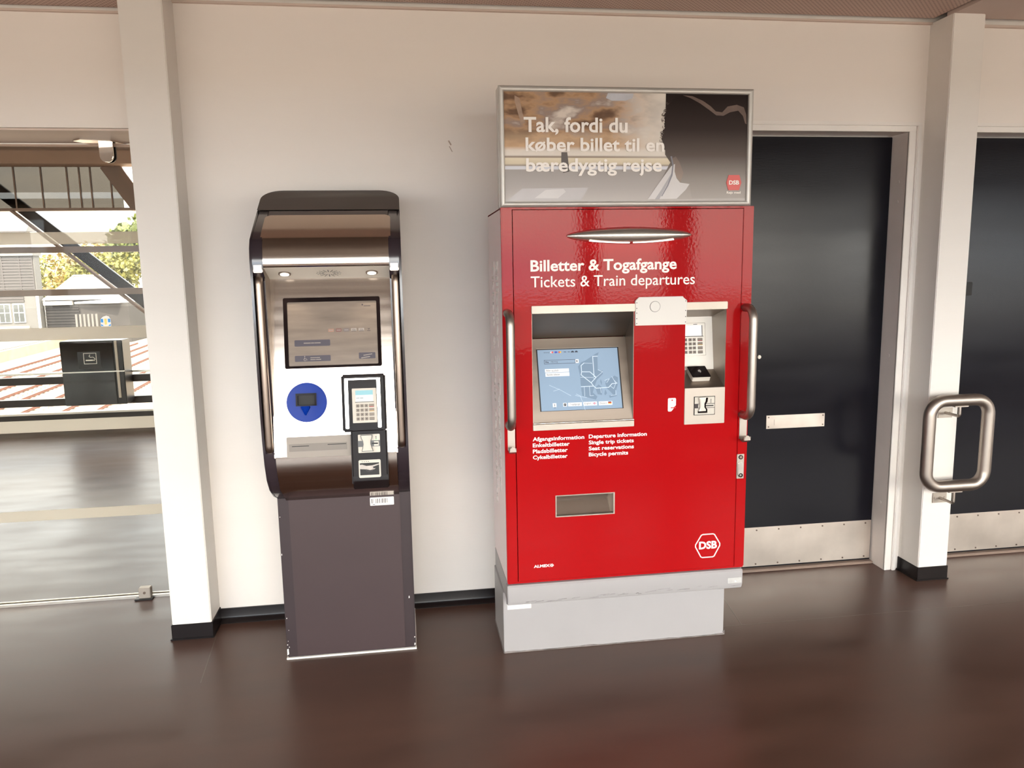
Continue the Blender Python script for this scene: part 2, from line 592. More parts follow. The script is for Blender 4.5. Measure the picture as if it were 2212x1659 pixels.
# doors
def architrave(name, x0, x1, zt):
    bm = new()
    for a, b, yf in ((0, .033, -.006), (.033, .053, -.017)):
        pr = .003 if a else .0015
        add_box(bm, x1 + a, x1 + b, yf, .005, 0, zt + a * .75, pr)
        add_box(bm, x0 - b, x0 - a, yf, .005, 0, zt + a * .75, pr)
        add_box(bm, x0 - b, x1 + b, yf, .005, zt + a * .75, zt + b * .75, pr)
    return struct(name, bm, trim_m)
architrave('trim_7', 1.408, 2.298, 2.085)
architrave('trim_8', 2.608, 3.512, 2.085)
def door(name, x0, x1, letter):
    r = struct_root(name, ((x0 + x1) / 2, .11, 0))
    bm = new()
    add_box(bm, x0 - .008, x0, 0, .155, 0, 2.093)
    add_box(bm, x1, x1 + .008, 0, .155, 0, 2.093)
    add_box(bm, x0 - .008, x1 + .008, 0, .155, 2.085, 2.093)
    obj('door_lining', bm, jamb_m, r, smooth=False)
    bxo('door_leaf', navy_m, r, x0 + .004, x1 - .004, .11, .155, .014, 2.080, .002)
    k = bxo('kick_plate', kick_m, r, x0 + .008, x1 - .008, .1065, .1105, .022, .222, .001)
    for zz in (.034, .208):
        for i in range(8):
            xx = x0 + .04 + i * (x1 - x0 - .08) / 7
            obj('screw', add_cyl(new(), (xx, .1060, zz), 'y', .0042, .003, 12), screw_m, k)
    bm = add_box(new(), x0, x1, .085, .16, 0, .012, .003)
    obj('threshold', bm, steelbeam_m, r)
    if letter:
        p = plate('letter_plate', kick_m, r, rect(1.711, 2.012, .716, .781), .1045, .1105, .001)
        plate('letter_flap', kick_m, p, rect(1.750, 1.982, .733, .762), .1020, .1052, .0012)
        for xx in (1.722, 2.002):
            for zz in (.726, .772):
                obj('screw', add_cyl(new(), (xx, .1040, zz), 'y', .0036, .003, 12), screw_m, p)
    return r
d1 = door('door_1', 1.408, 2.298, True)
d2 = door('door_2', 2.608, 3.512, False)
bxo('lock_case', slot_m, d2, 2.700, 2.752, .098, .111, 1.335, 1.400, .002)
for zz in (1.87, 1.78, 1.06, .33):
    obj('screw_cap', add_cyl(new(), (2.2975, .055, zz), 'x', .008, .003, 16, .001), jamb_m, d1)
# small spring pin on the first door leaf, just right of the red machine
obj('door_pin', merge(add_cyl(new(), (1.655, .102, 1.07), 'y', .006, .02, 12), add_cyl(new(), (1.655, .088, 1.07), 'y', .009, .012, 12, .002)), steels_m, d1)

# glass screen at the left with frosted bands
w1 = struct_root('window_1', (-2.0, .33, 0))
bxo('glass_pane', pane_m, w1, -8.9, -.905, .33, .340, .012, 2.067)
for z0, z1 in ((1.642, 1.694), (1.224, 1.280), (.812, .866), (.401, .449)):
    bxo('frosted_band', frost_m, w1, -8.9, -.906, .3275, .3298, z0, z1)
bm = new()
add_box(bm, -8.9, -.905, .316, .326, 0, .014, .002)
add_box(bm, -8.9, -.905, .344, .354, 0, .014, .002)
obj('floor_channel', bm, alu_m, w1)
bm = new()
add_box(bm, -8.9, -.905, .322, .348, 2.055, 2.068, .002)
obj('top_channel', bm, brown_m, w1)
bxo('top_lip', alu_m, w1, -8.9, -.905, .319, .322, 2.062, 2.066)
# clamp hanging under the header
bm = add_prism(new(), [(-1.345, .235), (-1.305, .20), (-1.195, .235), (-1.165, .30), (-1.20, .325), (-1.31, .325)], 'z', 2.062, 2.068, .001)
add_prism(bm, rrect(-1.268, -1.212, 1.985, 2.066, .027, corners=(0, 1, 1, 0)) if False else [(p[0], p[1]) for p in rrect(-1.268, -1.212, 1.985, 2.066, .0275, corners=(0, 0, 1, 1))], 'y', .300, .312, .002)
obj('glass_clamp', bm, chrome_m, w1)
bm = add_prism(new(), rrect(-1.266, -1.214, 1.988, 2.06, .0255, corners=(0, 0, 1, 1)), 'y', .3402, .352, .002)
obj('glass_clamp', bm, black_m, w1)
c = bxo('floor_clamp', steelb_m, w1, -1.277, -1.225, .295, .3285, .006, .056, .002)
obj('screw', add_cyl(new(), (-1.251, .2945, .033), 'y', .006, .003, 14), screw_m, c)
bxo('clamp_foot', black_m, w1, -1.295, -1.215, .285, .36, 0, .007, .002)
# arrow sticker on the glass
st = plate('arrow_sticker', white_m, w1, [(-1.337, 1.279), (-1.297, 1.279), (-1.295, 1.283), (-1.295, 1.312), (-1.299, 1.316), (-1.302, 1.323), (-1.313, 1.327), (-1.324, 1.324), (-1.333, 1.317), (-1.338, 1.312), (-1.339, 1.283)], .3262, .3296)
for pts in ([(-1.337, 1.297), (-1.337, 1.313), (-1.327, 1.313), (-1.327, 1.297)], [(-1.307, 1.297), (-1.307, 1.313), (-1.297, 1.313), (-1.297, 1.297)],
            [(-1.337, 1.281), (-1.337, 1.291), (-1.326, 1.281)], [(-1.297, 1.281), (-1.308, 1.281), (-1.297, 1.291)]):
    plate('blue_field', M('sticker_blue', (.01, .28, .72), .45, var=(9, .03)), st, pts, .3258, .3263)
plate('arrow_shaft', M('sticker_yellow', (.86, .70, .16), .45, var=(9, .03)), st, [(-1.322, 1.314), (-1.322, 1.291), (-1.317, 1.285), (-1.312, 1.291), (-1.312, 1.314)], .3258, .3263)

# the far side of the bridge: truss railing seen through the glass
hk_m = M('pale_kerb', (.55, .52, .47), .6, var=(4, .05))
rail = thing('bridge_railing', 'brown steel truss railing with horizontal bars beyond the glass', 'railing', (-4.8, 4.6, 0))
for z0, z1, mt, y0 in ((1.73, 1.787, steelbeam_m, 4.58), (1.325, 1.385, steelbeam_m, 4.58), (.565, .585, alu_m, 4.575), (.47, .54, bracedark_m, 4.58), (.255, .325, bracedark_m, 4.58), (.115, .17, bracedark_m, 4.58)):
    bxo('rail_bar', mt, rail, -8.9, -.9, y0, 4.66, z0, z1, .004)
bxo('white_curb', white_m, rail, -8.9, -.9, 4.575, 4.66, .172, .190, .002)
bxo('deck_kerb', hk_m, rail, -8.9, -.9, 4.64, 4.74, 0, .115)
def brace(name, a, b, w, mt, y0, y1):
    d = Vector((b[0] - a[0], b[1] - a[1])).normalized()
    e = Vector((-d.y, d.x)) * w / 2
    pts = [(a[0] + e.x, a[1] + e.y), (a[0] - e.x, a[1] - e.y), (b[0] - e.x, b[1] - e.y), (b[0] + e.x, b[1] + e.y)]
    return obj(name, add_prism(new(), pts, 'y', y0, y1, .003), mt, rail)
brace('diagonal_brace', (-4.0, 2.537), (-1.30, .150), .105, bracedark_m, 4.712, 4.76)
brace('brace_flange', (-3.62, 2.125), (-1.36, .128), .022, steelbeam_m, 4.60, 4.66)
brace('diagonal_brace', (-2.76, 2.557), (-2.505, 2.155), .13, steelbeam_m, 4.66, 4.74)
brace('brace_flange', (-2.66, 2.557), (-2.405, 2.155), .05, steelbeam_m, 4.62, 4.66)
for xx in (-8.0, -5.6):
    bxo('post', bracedark_m, rail, xx - .06, xx + .06, 4.66, 4.74, .1, 2.7)
struct('trim_9', add_box(new(), -8.9, -.9, 4.45, 4.7, 2.535, 2.655, .004), brown_m)
struct('trim_13', add_box(new(), -8.9, -.9, 4.56, 4.74, 2.655, 2.752), brown_m, smooth=False)
bxo('transom', steelbeam_m, rail, -8.9, -.9, 4.64, 4.72, 2.125, 2.15, .002)
w2 = struct_root('window_2', (-4.8, 4.7, 2.15))
bxo('tinted_pane', tint_m, w2, -8.9, -2.64, 4.695, 4.705, 2.15, 2.60)
for x in (-3.60, -3.36, -3.13, -3.02, -2.92, -2.74, -3.9, -4.3, -4.7, -5.2):
    bxo('glazing_bar', steelbeam_m, w2, x - .006, x + .006, 4.69, 4.71, 2.15, 2.60)

# litter bin hung on that railing
bn = thing('litter_bin', 'dark box-shaped litter bin with no-smoking sticker hung on the bridge railing', 'bin', (-2.98, 4.4, .28))
bxo('bin_body', black_m, bn, -3.215, -2.66, 4.36, 4.572, .285, .90, .006)
bxo('bin_door', dark_glass_m, bn, -3.21, -2.745, 4.348, 4.362, .29, .60, .003)
bxo('bin_hood', dark_glass_m, bn, -3.21, -2.745, 4.348, 4.362, .612, .895, .003)
bxo('trim_strip', alu_m, bn, -3.215, -2.66, 4.345, 4.362, .601, .611)
bxo('edge_strip', cream_m, bn, -2.728, -2.706, 4.350, 4.362, .35, .895)
sk = plate('no_smoking_sticker', black_m, bn, rect(-3.06, -2.86, .64, .80), 4.3455, 4.3485)
bm = strips(new(), [((-3.005, .685), (-2.895, .685)), ((-3.005, .785), (-2.895, .785)), ((-3.005, .685), (-3.005, .785)), ((-2.895, .685), (-2.895, .785))], .005, 4.3445, 4.3458)
add_prism(bm, rect(-2.99, -2.925, .712, .724), 'y', 4.3445, 4.3458)
add_prism(bm, rect(-2.92, -2.912, .712, .724), 'y', 4.3445, 4.3458)
strips(bm, polyline([(-2.95, .77), (-2.958, .755), (-2.945, .745), (-2.925, .748), (-2.912, .738), (-2.905, .725)]), .005, 4.3445, 4.3458)
obj('pictogram', bm, white_m, sk)
bm = strips(new(), [((-3.03, .668), (-2.89, .668)), ((-3.03, .657), (-2.87, .657)), ((-3.03, .646), (-2.88, .646))], .003, 4.3445, 4.3458)
obj('small_print', bm, pedd_m, sk)

# the opposite side of the hall: open window front behind the viewer
fr = struct_root('window_3', (0, -4.75, 0))
bm = new()
struct('wall_front', merge(add_box(new(), -9, 9, -4.85, -4.65, 2.10, 2.62), add_box(new(), -9, 9, -4.85, -4.65, 0, .80)), wall_m, smooth=False)
for x, w in ((-6.4, .06), (-3.6, .06), (-.75, .05), (1.68, .07), (2.53, .12), (4.6, .06), (7.4, .06)):
    add_box(bm, x - w, x + w, -4.81, -4.69, .80, 2.1)
obj('window_frame', bm, bracedark_m, fr, smooth=False)

# ================================================================== TRAVEL CARD MACHINE (dark, left)
tm = thing('card_machine', 'dark aubergine card machine with curved steel console on a purple-grey pedestal', 'card machine', (-.253, -.2, 0))
X0, X1 = -.504, -.002
# pedestal
ped = bxo('pedestal', pedd_m, tm, X0, X1, -.395, -.035, .006, .656, .004)
bxo('front_panel', ped_m, ped, -.463, -.043, -.3985, -.39, .012, .650, .002)
bxo('floor_seal', white_m, ped, X0 - .002, X1 + .002, -.4005, -.033, 0, .0065, .001)
bxo('hinge_bar', steeld_m, ped, -.155, -.055, -.402, -.392, .647, .651)
for x in (-.30, -.19):
    bxo('lug', steelb_m, ped, x - .012, x + .012, -.404, -.39, .655, .660, .001)
bs = plate('barcode_sticker', white_m, ped, rrect(-.157, -.066, .605, .637, .002), -.3995, -.3983)
bm = new()
xx = -.151
for w, g in ((5, 3), (2, 8), (3, 2), (2, 2), (5, 3), (2, 2), (4, 5), (2, 1), (5, 2), (3, 1), (2, 1), (5, 2), (2, 2), (3, 1)):
    add_prism(bm, rect(xx, xx + w * .00055, .614, .632), 'y', -.4002, -.3993)
    xx += (w + g) * .00078
add_prism(bm, rect(-.148, -.138, .609, .611), 'y', -.4002, -.3993)
obj('barcode', bm, pedd_m, bs)
bm = new()
for x, z, w, h in ((-.498, .58, .003, .003), (-.5, .43, .003, .008), (-.497, .17, .003, .004), (-.492, .12, .002, .003), (-.497, .075, .002, .003), (-.5, .06, .004, .004), (-.5, .03, .007, .028), (-.494, .05, .003, .003), (-.022, .22, .004, .010), (-.006, .05, .004, .006), (-.006, .02, .005, .010)):
    add_prism(bm, [(x - w / 2, z - h / 2), (x + w / 2, z - h * .3), (x + w * .35, z + h / 2), (x - w * .4, z + h * .4)], 'y', -.3958, -.3945)
obj('paint_chips', bm, white_m, ped, label='white chips in the paint')['kind'] = 'stuff'

# side panels
PROF = [(-.035, .655), (-.40, .655), (-.47, .683), (-.537, .726), (-.577, .772), (-.600, .835), (-.614, .92), (-.620, 1.02), (-.622, 1.30), (-.622, 1.545), (-.614, 1.585), (-.596, 1.615), (-.560, 1.638), (-.42, 1.722), (-.035, 1.722)]
INNER = PROF[:6] + [(-.609, .878), (-.585, .90), (-.585, 1.475), (-.618, 1.505)] + PROF[9:]
for a, b, c in ((X0, X0 + .008, X0 + .042), (X1, X1 - .008, X1 - .042)):
    bm = add_prism(new(), PROF, 'x', min(a, b), max(a, b), .002)
    s = obj('side_panel', bm, aub_m, tm)
    obj('side_channel', add_prism(new(), INNER, 'x', min(b, c), max(b, c), .002), aub_m, s)
    xm = (b + c) / 2
    bm = new()
    add_prism(bm, [(-.580, 1.497), (-.620, 1.503), (-.622, 1.528), (-.58, 1.53)], 'x', min(b, c) + .002, max(b, c) - .002, .002)
    obj('chrome_cap', bm, chrome_m, s)
for xm in (X0 + .0225, X1 - .0225):
    pth = rounded_path([(xm, -.57, 1.494), (xm, -.608, 1.494), (xm, -.608, .880), (xm, -.57, .880)], .03)
    obj('handle', add_tube(new(), pth, .0135), handle_m, tm)

# hood: cap and dark header frame
slope = lambda y: 1.722 + (-.42 - y) * -.6
bm = new()
n = 8
capA = []
hw, cx, r = .251, -.253, .062
front = [(-.249, 0), (-.249, 1)]
# cap outline in plan (x, t) where t runs up the slope 0..1, with rounded upper corners
y_f, z_f, y_b, z_b = -.4195, 1.7235, -.275, 1.806
pts = [(cx - hw, 0.0)]
L = math.hypot(y_b - y_f, z_b - z_f)
for i in range(n + 1):
    a = math.radians(180 - 90 * i / n)
    pts.append((cx - hw + .075 + .075 * math.cos(a), L - .075 + .075 * math.sin(a)))
for i in range(n + 1):
    a = math.radians(90 - 90 * i / n)
    pts.append((cx + hw - .075 + .075 * math.cos(a), L - .075 + .075 * math.sin(a)))
pts.append((cx + hw, 0.0))
ty, tz = (y_b - y_f) / L, (z_b - z_f) / L
A = [bm.verts.new((p[0], y_f + ty * p[1], z_f + tz * p[1])) for p in pts]
B = [bm.verts.new((p[0], -.035, min(1.722, z_f + tz * p[1] - .0)) if p[1] == 0 else (p[0], -.035, z_f + tz * p[1])) for p in pts]
fs = [bm.faces.new(A), bm.faces.new(B[::-1])]
for i in range(len(pts)):
    fs.append(bm.faces.new((A[i], B[i], B[(i + 1) % len(pts)], A[(i + 1) % len(pts)])))
bmesh.ops.recalc_face_normals(bm, faces=fs)
obj('top_cap', bm, cap_m, tm)
bm = add_prism(new(), [(-.4205, 1.7205), (-.560, 1.6365), (-.53, 1.62), (-.40, 1.70)], 'x', X0 + .042, X1 - .042)
obj('header_frame', bm, aub_m, tm)

# steel visor following the curve
vis = [(-.4555, 1.7030), (-.500, 1.6763), (-.560, 1.6405), (-.592, 1.6170), (-.609, 1.587), (-.6165, 1.550), (-.6165, 1.524), (-.611, 1.519), (-.50, 1.480), (-.49, 1.486), (-.60, 1.530)]
bm = new()
rows = []
insets = [.020, .0]
path = []
cur = vis[:8]
fine = []
for i in range(len(cur) - 1):
    k = 3 if i else 6
    for j in range(k):
        t = j / k
        fine.append((cur[i][0] + (cur[i + 1][0] - cur[i][0]) * t, cur[i][1] + (cur[i + 1][1] - cur[i][1]) * t))
fine.append(cur[-1])
dist = 0
for i, p in enumerate(fine):
    if i:
        dist += math.hypot(p[0] - fine[i - 1][0], p[1] - fine[i - 1][1])
    rr = .022
    ins = rr - math.sqrt(max(0, rr * rr - max(0, rr - dist) ** 2)) if dist < rr else 0
    if i == 0:
        ins = rr * .8
    rows.append((bm.verts.new((-.470 + ins, p[0], p[1])), bm.verts.new((-.036 - ins, p[0], p[1]))))
for a, b in zip(rows[:-1], rows[1:]):
    bm.faces.new((a[0], a[1], b[1], b[0]))
bmesh.ops.recalc_face_normals(bm, faces=bm.faces[:])
v = obj('visor', bm, steel_m, tm, angle=50)
obj('pale_visor_underside', add_prism(new(), [(-.6115, 1.5192), (-.495, 1.478), (-.495, 1.482), (-.6095, 1.5225)], 'x', -.470, -.036), M('reflected_light_pale', (.88, .82, .72), .5, var=(5, .02)), v, smooth=False)  # visor underside coloured near-white in place of light reflected from the console
uy, uz = -.555, 1.4985
und = Matrix(((1, 0, 0, 0), (0, 0, 0, 0), (0, 0, 0, 0), (0, 0, 0, 1)))
du = Vector((0, -.116, .041)).normalized()     # along the underside towards the front
nu = Vector((0, -.041, -.116)).normalized()    # out of the underside
def under(x, s, h):
    return Vector((x, uy, uz)) + du * s + nu * h
for x in (-.402, -.106):
    bm = new()
    for rr, h0, h1 in ((.021, .0, .003),):
        A = [bm.verts.new(under(x + rr * math.cos(t * math.pi / 12), rr * math.sin(t * math.pi / 12), h1)) for t in range(24)]
        B = [bm.verts.new(under(x + rr * math.cos(t * math.pi / 12), rr * math.sin(t * math.pi / 12), -.002)) for t in range(24)]
        bm.faces.new(A)
        for t in range(24):
            bm.faces.new((A[t], A[(t + 1) % 24], B[(t + 1) % 24], B[t]))
    bmesh.ops.recalc_face_normals(bm, faces=bm.faces[:])
    dl = obj('downlight', bm, steeld_m, v)
    bm = new()
    A = [bm.verts.new(under(x + .015 * math.cos(t * math.pi / 12), .015 * math.sin(t * math.pi / 12), .0045)) for t in range(24)]
    B = [bm.verts.new(under(x + .015 * math.cos(t * math.pi / 12), .015 * math.sin(t * math.pi / 12), .002)) for t in range(24)]
    bm.faces.new(A)
    for t in range(24):
        bm.faces.new((A[t], A[(t + 1) % 24], B[(t + 1) % 24], B[t]))
    bmesh.ops.recalc_face_normals(bm, faces=bm.faces[:])
    obj('lens', bm, lamp_m, dl)
    sp_ = bpy.data.lights.new('downlight_lamp', 'SPOT')
    sp_.energy = 1.1
    sp_.color = (1, .9, .75)
    sp_.spot_size = math.radians(110)
    sp_.spot_blend = .6
    sp_.shadow_soft_size = .014
    so = bpy.data.objects.new('downlight_lamp', sp_)
    COL.objects.link(so)
    so.parent = dl
    so.location = under(x, 0, .006) - origin(dl)
    so.rotation_euler = nu.to_track_quat('-Z', 'Y').to_euler()
bm = new()
for k in range(16):
    a = 2 * math.pi * k / 16
    for r0, r1 in ((.014, .020), (.022, .028), (.030, .034)):
        d = Vector((math.cos(a), math.sin(a)))
        e = Vector((-d.y, d.x)) * .0013
        q = [(d * r0 + e), (d * r0 - e), (d * r1 - e), (d * r1 + e)]
        bm.faces.new([bm.verts.new(under(-.253 + p.x * 1.25, p.y, .0012)) for p in q])
bmesh.ops.recalc_face_normals(bm, faces=bm.faces[:])
obj('speaker_slots', bm, slot_m, v)

# inclined console
vd = Vector((0, -.11, -.615)).normalized()
nn = Vector((0, -.615, .11)).normalized()
PA = Matrix(((1, 0, 0, 0), (0, -nn.y, -vd.y, -.50), (0, -nn.z, -vd.z, 1.48), (0, 0, 0, 1)))
con = obj('console_panel', add_box(new(), -.466, -.040, 0, .006, -.628, 0.004), steel_m, tm, xf=PA, smooth=False)
low = [(-.6115, .864), (-.610, .84), (-.601, .805), (-.583, .770), (-.553, .738), (-.515, .712), (-.46, .688), (-.40, .668), (-.40, .66), (-.45, .66), (-.57, .74), (-.595, .864)]
obj('lower_cover', add_prism(new(), low, 'x', -.462, -.044), steel_m, tm, angle=50)
obj('inner_cheek', add_prism(new(), [(-.49, 1.485), (-.61, 1.518), (-.584, 1.47), (-.584, .92), (-.60, .88), (-.49, 1.40)], 'x', -.4645, -.4618), steeld_m, tm)
bxo('back_shell', pedd_m, tm, X0 + .01, X1 - .01, -.40, -.035, .66, 1.72)

# screen
sc = plate('screen', M('idle_screen', (.165, .130, .105), .22, var=(14, .22), emit=((.42, .33, .26), .08), spec=.2, stretch=(.35, 1, 2.5)), tm, rrect(-.406, -.096, -.310, -.083, .004), -.003, .001, xf=PA)
bm = new()
o_, i_ = rrect(-.419, -.084, -.318, -.069, .006), rrect(-.4055, -.0965, -.309, -.084, .004)
for y in (-.007,):
    A = [bm.verts.new((p[0], y, p[1])) for p in o_]
    B = [bm.verts.new((p[0], y, p[1])) for p in i_]
    A2 = [bm.verts.new((p[0], .001, p[1])) for p in o_]
    B2 = [bm.verts.new((p[0], .001, p[1])) for p in i_]
    k = len(o_)
    for i in range(k):
        j = (i + 1) % k
        bm.faces.new((A[i], A[j], B[j], B[i]))
        bm.faces.new((A2[i], A2[j], A[j], A[i]))
        bm.faces.new((B[i], B[j], B2[j], B2[i]))
bmesh.ops.recalc_face_normals(bm, faces=bm.faces[:])
obj('bezel', bm, gloss_m, sc, xf=PA)
btn_m = M('screen_button', (.055, .046, .058), .3, spec=.2, var=(8, .05), emit=((.16, .14, .18), .06))
for x0, x1, v0, v1 in ((-.3845, -.262, .218, .240), (-.385, -.262, .273, .294), (-.164, -.106, .268, .290)):
    plate('screen_button', btn_m, sc, rrect(x0, x1, -v1, -v0, .003), -.0036, -.0028, xf=PA)
prn_m = M('screen_print', (.26, .225, .20), .3, spec=.2, var=(8, .05))
bm = strips(new(), [((-.352, -.229), (-.33, -.229)), ((-.327, -.229), (-.318, -.229)), ((-.315, -.229), (-.296, -.229))], .0032, -.0040, -.0034)
strips(bm, [((-.331, -.281), (-.30, -.281)), ((-.331, -.2875), (-.315, -.2875)), ((-.312, -.2875), (-.296, -.2875))], .0026, -.0040, -.0034)
strips(bm, polyline([(-.351, -.278), (-.351, -.2845), (-.3455, -.2845), (-.343, -.289)]), .0013, -.0040, -.0034)
strips(bm, polyline([(-.3525, -.283), (-.355, -.2865), (-.353, -.2905), (-.349, -.291), (-.346, -.2885)]), .0013, -.0040, -.0034)
add_prism(bm, circle_pts(-.351, -.2755, .0016, n=10), 'y', -.0040, -.0034)
strips(bm, [((-.147, -.278), (-.118, -.274)), ((-.155, -.287), (-.126, -.283))], .0028, -.0040, -.0034)
obj('button_print', bm, prn_m, sc, xf=PA)
for i, (x, cl) in enumerate(((-.2575, (.30, .15, .10)), (-.231, (.16, .05, .04)), (-.2045, (.13, .10, .10)), (-.1785, (.33, .28, .24)), (-.152, (.33, .28, .24)))):
    plate('payment_logo', M('logo_%d' % i, cl, .3, var=(8, .04)), sc, rect(x - .0095, x + .0095, -.1915, -.1805), -.0036, -.0028, xf=PA)
    if i >= 3:
        obj('logo_print', text_bm('VISA', x - .007, x + .007, -.188, -.1825, -.0040, .01, .0003), pedd_m, sc, xf=PA)
    else:
        obj('logo_print', strips(new(), [((x - .006, -.186), (x + .006, -.186))], .003, -.0040, -.0035), prn_m, sc, xf=PA)
bm = strips(new(), [((-.1785 - .008, -.1905), (-.1785 + .008, -.1905)), ((-.152 - .008, -.1905), (-.152 + .008, -.1905)), ((-.131, -.1905), (-.121, -.1905)), ((-.129, -.182), (-.126, -.186)), ((-.126, -.186), (-.123, -.182)), ((-.14, -.1015), (-.118, -.1015))], .0018, -.0040, -.0034)
add_prism(bm, circle_pts(-.1455, -.0975, .0028, n=12), 'y', -.0040, -.0034)
obj('screen_print', bm, pedd_m, sc, xf=PA)

# blue tap disc with card holder
dc = plate('card_disc', blue_m, tm, circle_pts(-.3495, -.4375, .0695, n=56), -.006, .001, .002, xf=PA, label='round blue disc with black card slot')
bm = add_grid_panel(new(), [-.385, -.379, -.321, -.315], [-.450, -.446, -.413, -.406], {(1, 1)}, -.020, -.005)
obj('card_slot_frame', bm, gloss_m, dc, xf=PA)
bxo('card_slot', slot_m, dc, -.380, -.320, -.008, -.0055, -.447, -.412, xf=PA)
bm = new()
top = [(-.374, -.451), (-.335, -.451)]
tip = (-.3545, -.488)
a = bm.verts.new((top[0][0], -.005, top[0][1])); b = bm.verts.new((top[1][0], -.005, top[1][1])); c = bm.verts.new((tip[0], -.005, tip[1]))
a2 = bm.verts.new((top[0][0] + .004, -.022, top[0][1])); b2 = bm.verts.new((top[1][0] - .004, -.022, top[1][1])); c2 = bm.verts.new((tip[0], -.010, tip[1] + .006))
for f in ((a2, b2, c2), (a, a2, c2, c), (b2, b, c, c2), (a, b, b2, a2)):
    bm.faces.new(f)
bmesh.ops.recalc_face_normals(bm, faces=bm.faces[:])
bmesh.ops.bevel(bm, geom=bm.edges[:], offset=.003, segments=3, affect='EDGES')
obj('card_tongue', bm, blue_m, dc, xf=PA)

# ticket outlet plate
matt_m = M('matt_steel_plate', (.27, .235, .205), .5, .2, spec=.2, var=(6, .06))
tp = plate('ticket_plate', matt_m, tm, rrect(-.4235, -.200, -.630, -.557, .004), -.004, .001, .001, xf=PA)
plate('ticket_recess', M('matt_steel_recess', (.20, .175, .155), .5, .2, spec=.2, var=(6, .06)), tp, rect(-.415, -.216, -.608, -.582), -.0052, -.0035, .0006, xf=PA)
for x0, x1, v in ((-.405, -.347, .590), (-.283, -.219, .588)):
    bxo('ticket_slot', slot_m, tp, x0, x1, -.0058, -.0050, -v - .0012, -v + .0012, xf=PA)

# payment terminal housing
bm = new()
add_box(bm, -.227, -.074, -.030, .001, -.548, -.346, .006, 3)
add_box(bm, -.201, -.0745, -.034, .001, -.735, -.540, .006, 3)
add_prism(bm, [(.03, -.70), (-.0335, -.70), (-.036, -.722), (-.030, -.748), (.10, -.756), (.10, -.70)], 'x', -.197, -.0748, .003)
pt = obj('payment_terminal', bm, gloss_m, tm, xf=PA)
bm = add_grid_panel(new(), [-.205, -.196, -.103, -.094], [-.534, -.5275, -.378, -.368], {(1, 1)}, -.0345, -.029)
obj('terminal_frame', bm, gloss_m, pt, xf=PA)
bxo('terminal_ledge', chrome_m, pt, -.216, -.092, -.0352, -.029, -.366, -.360, .001, xf=PA)
for x in (-.2095, -.0985):
    bxo('guard_bar', chrome_m, pt, x - .006, x + .006, -.043, -.029, -.536, -.364, .002, xf=PA)
kp = bxo('keypad', cream_m, tm, -.191, -.107, -.0345, -.0295, -.517, -.396, .001, xf=PA)
lcd = bxo('lcd_window', M('lcd_cyan', (.11, .24, .27), .2, spec=.1, var=(5, .03), emit=((.38, .62, .66), .25)), kp, -.179, -.119, -.0352, -.034, -.4195, -.4035, xf=PA)
bxo('lcd_text_field', M('lcd_pale', (.32, .38, .37), .2, spec=.1, var=(5, .03), emit=((.8, .88, .86), .25)), kp, -.179, -.119, -.0352, -.034, -.442, -.4195, xf=PA)
obj('lcd_print', strips(new(), [((-.176, -.430), (-.166, -.430)), ((-.163, -.430), (-.153, -.430))], .0016, -.0356, -.0350), pedd_m, kp, xf=PA)
bxo('lcd_lip', black_m, kp, -.181, -.116, -.037, -.034, -.4455, -.4435, xf=PA)
key_m = M('grey_key', (.26, .22, .185), .45, spec=.15, var=(9, .05))
strip_cols = [M('key_red', (.40, .03, .03), .4, var=(9, .03)), M('key_amber', (.60, .35, .08), .4, var=(9, .03)), M('key_grey', (.16, .12, .11), .4, var=(9, .03)), M('key_dark', (.10, .08, .07), .4, var=(9, .03))]
for r in range(4):
    vv = -(.4575 + r * .0152)
    for cidx, xk in enumerate((-.1724, -.1577, -.1430, -.1247)):
        w = .0056 if cidx < 3 else .0088
        plate('key', key_m, kp, rrect(xk - w, xk + w, vv - .0056, vv + .0056, .0015, 3), -.0372, -.034, .0006, xf=PA)
        if cidx == 3:
            plate('key_stripe', strip_cols[r], kp, rect(xk - w + .001, xk + w - .001, vv - .005, vv - .0028), -.0376, -.0370, xf=PA)
        else:
            plate('key_mark', pedd_m, kp, rect(xk - .0015, xk + .0018, vv - .002, vv + .002), -.0376, -.0370, xf=PA)

# card reader
rd = plate('card_reader', cream_m, tm, rrect(-.1755, -.1, -.622, -.558, .003), -.0385, -.033, .001, xf=PA)
bxo('reader_slot', black_m, rd, -.176, -.0995, -.0392, -.0383, -.601, -.580, xf=PA)
bxo('slot_lip', cream_m, rd, -.121, -.1045, -.0397, -.0388, -.599, -.583, xf=PA)
bxo('slot_opening', slot_m, rd, -.128, -.107, -.0402, -.0394, -.593, -.588, xf=PA)
hg = lambda s, k=0: [(-.1650 - s, -.5605 + s), (-.1265 + s, -.5605 + s), (-.1275 + s, -.572), (-.1315 + s, -.580), (-.132 + s, -.592), (-.128 + s, -.606), (-.1245 + s, -.6165 - s), (-.1625 - s, -.6165 - s), (-.160 - s, -.606), (-.1575 - s, -.592), (-.159 - s, -.580), (-.1635 - s, -.572)]
plate('shield_outline', black_m, rd, [(p[0], p[1]) for p in hg(.0012)], -.046, -.038, .001, xf=PA)
plate('card_shield', cream_m, rd, hg(-.0012), -.050, -.040, .002, xf=PA)
led_on = M('green_led', (.05, .6, .05), .4, emit=((.1, 1, .1), 1.0), var=(9, .02))
for k in range(3):
    bxo('led', led_on if k == 2 else black_m, rd, -.1155, -.1115, -.0392, -.0383, -.5685 - k * .0052, -.5655 - k * .0052, xf=PA)

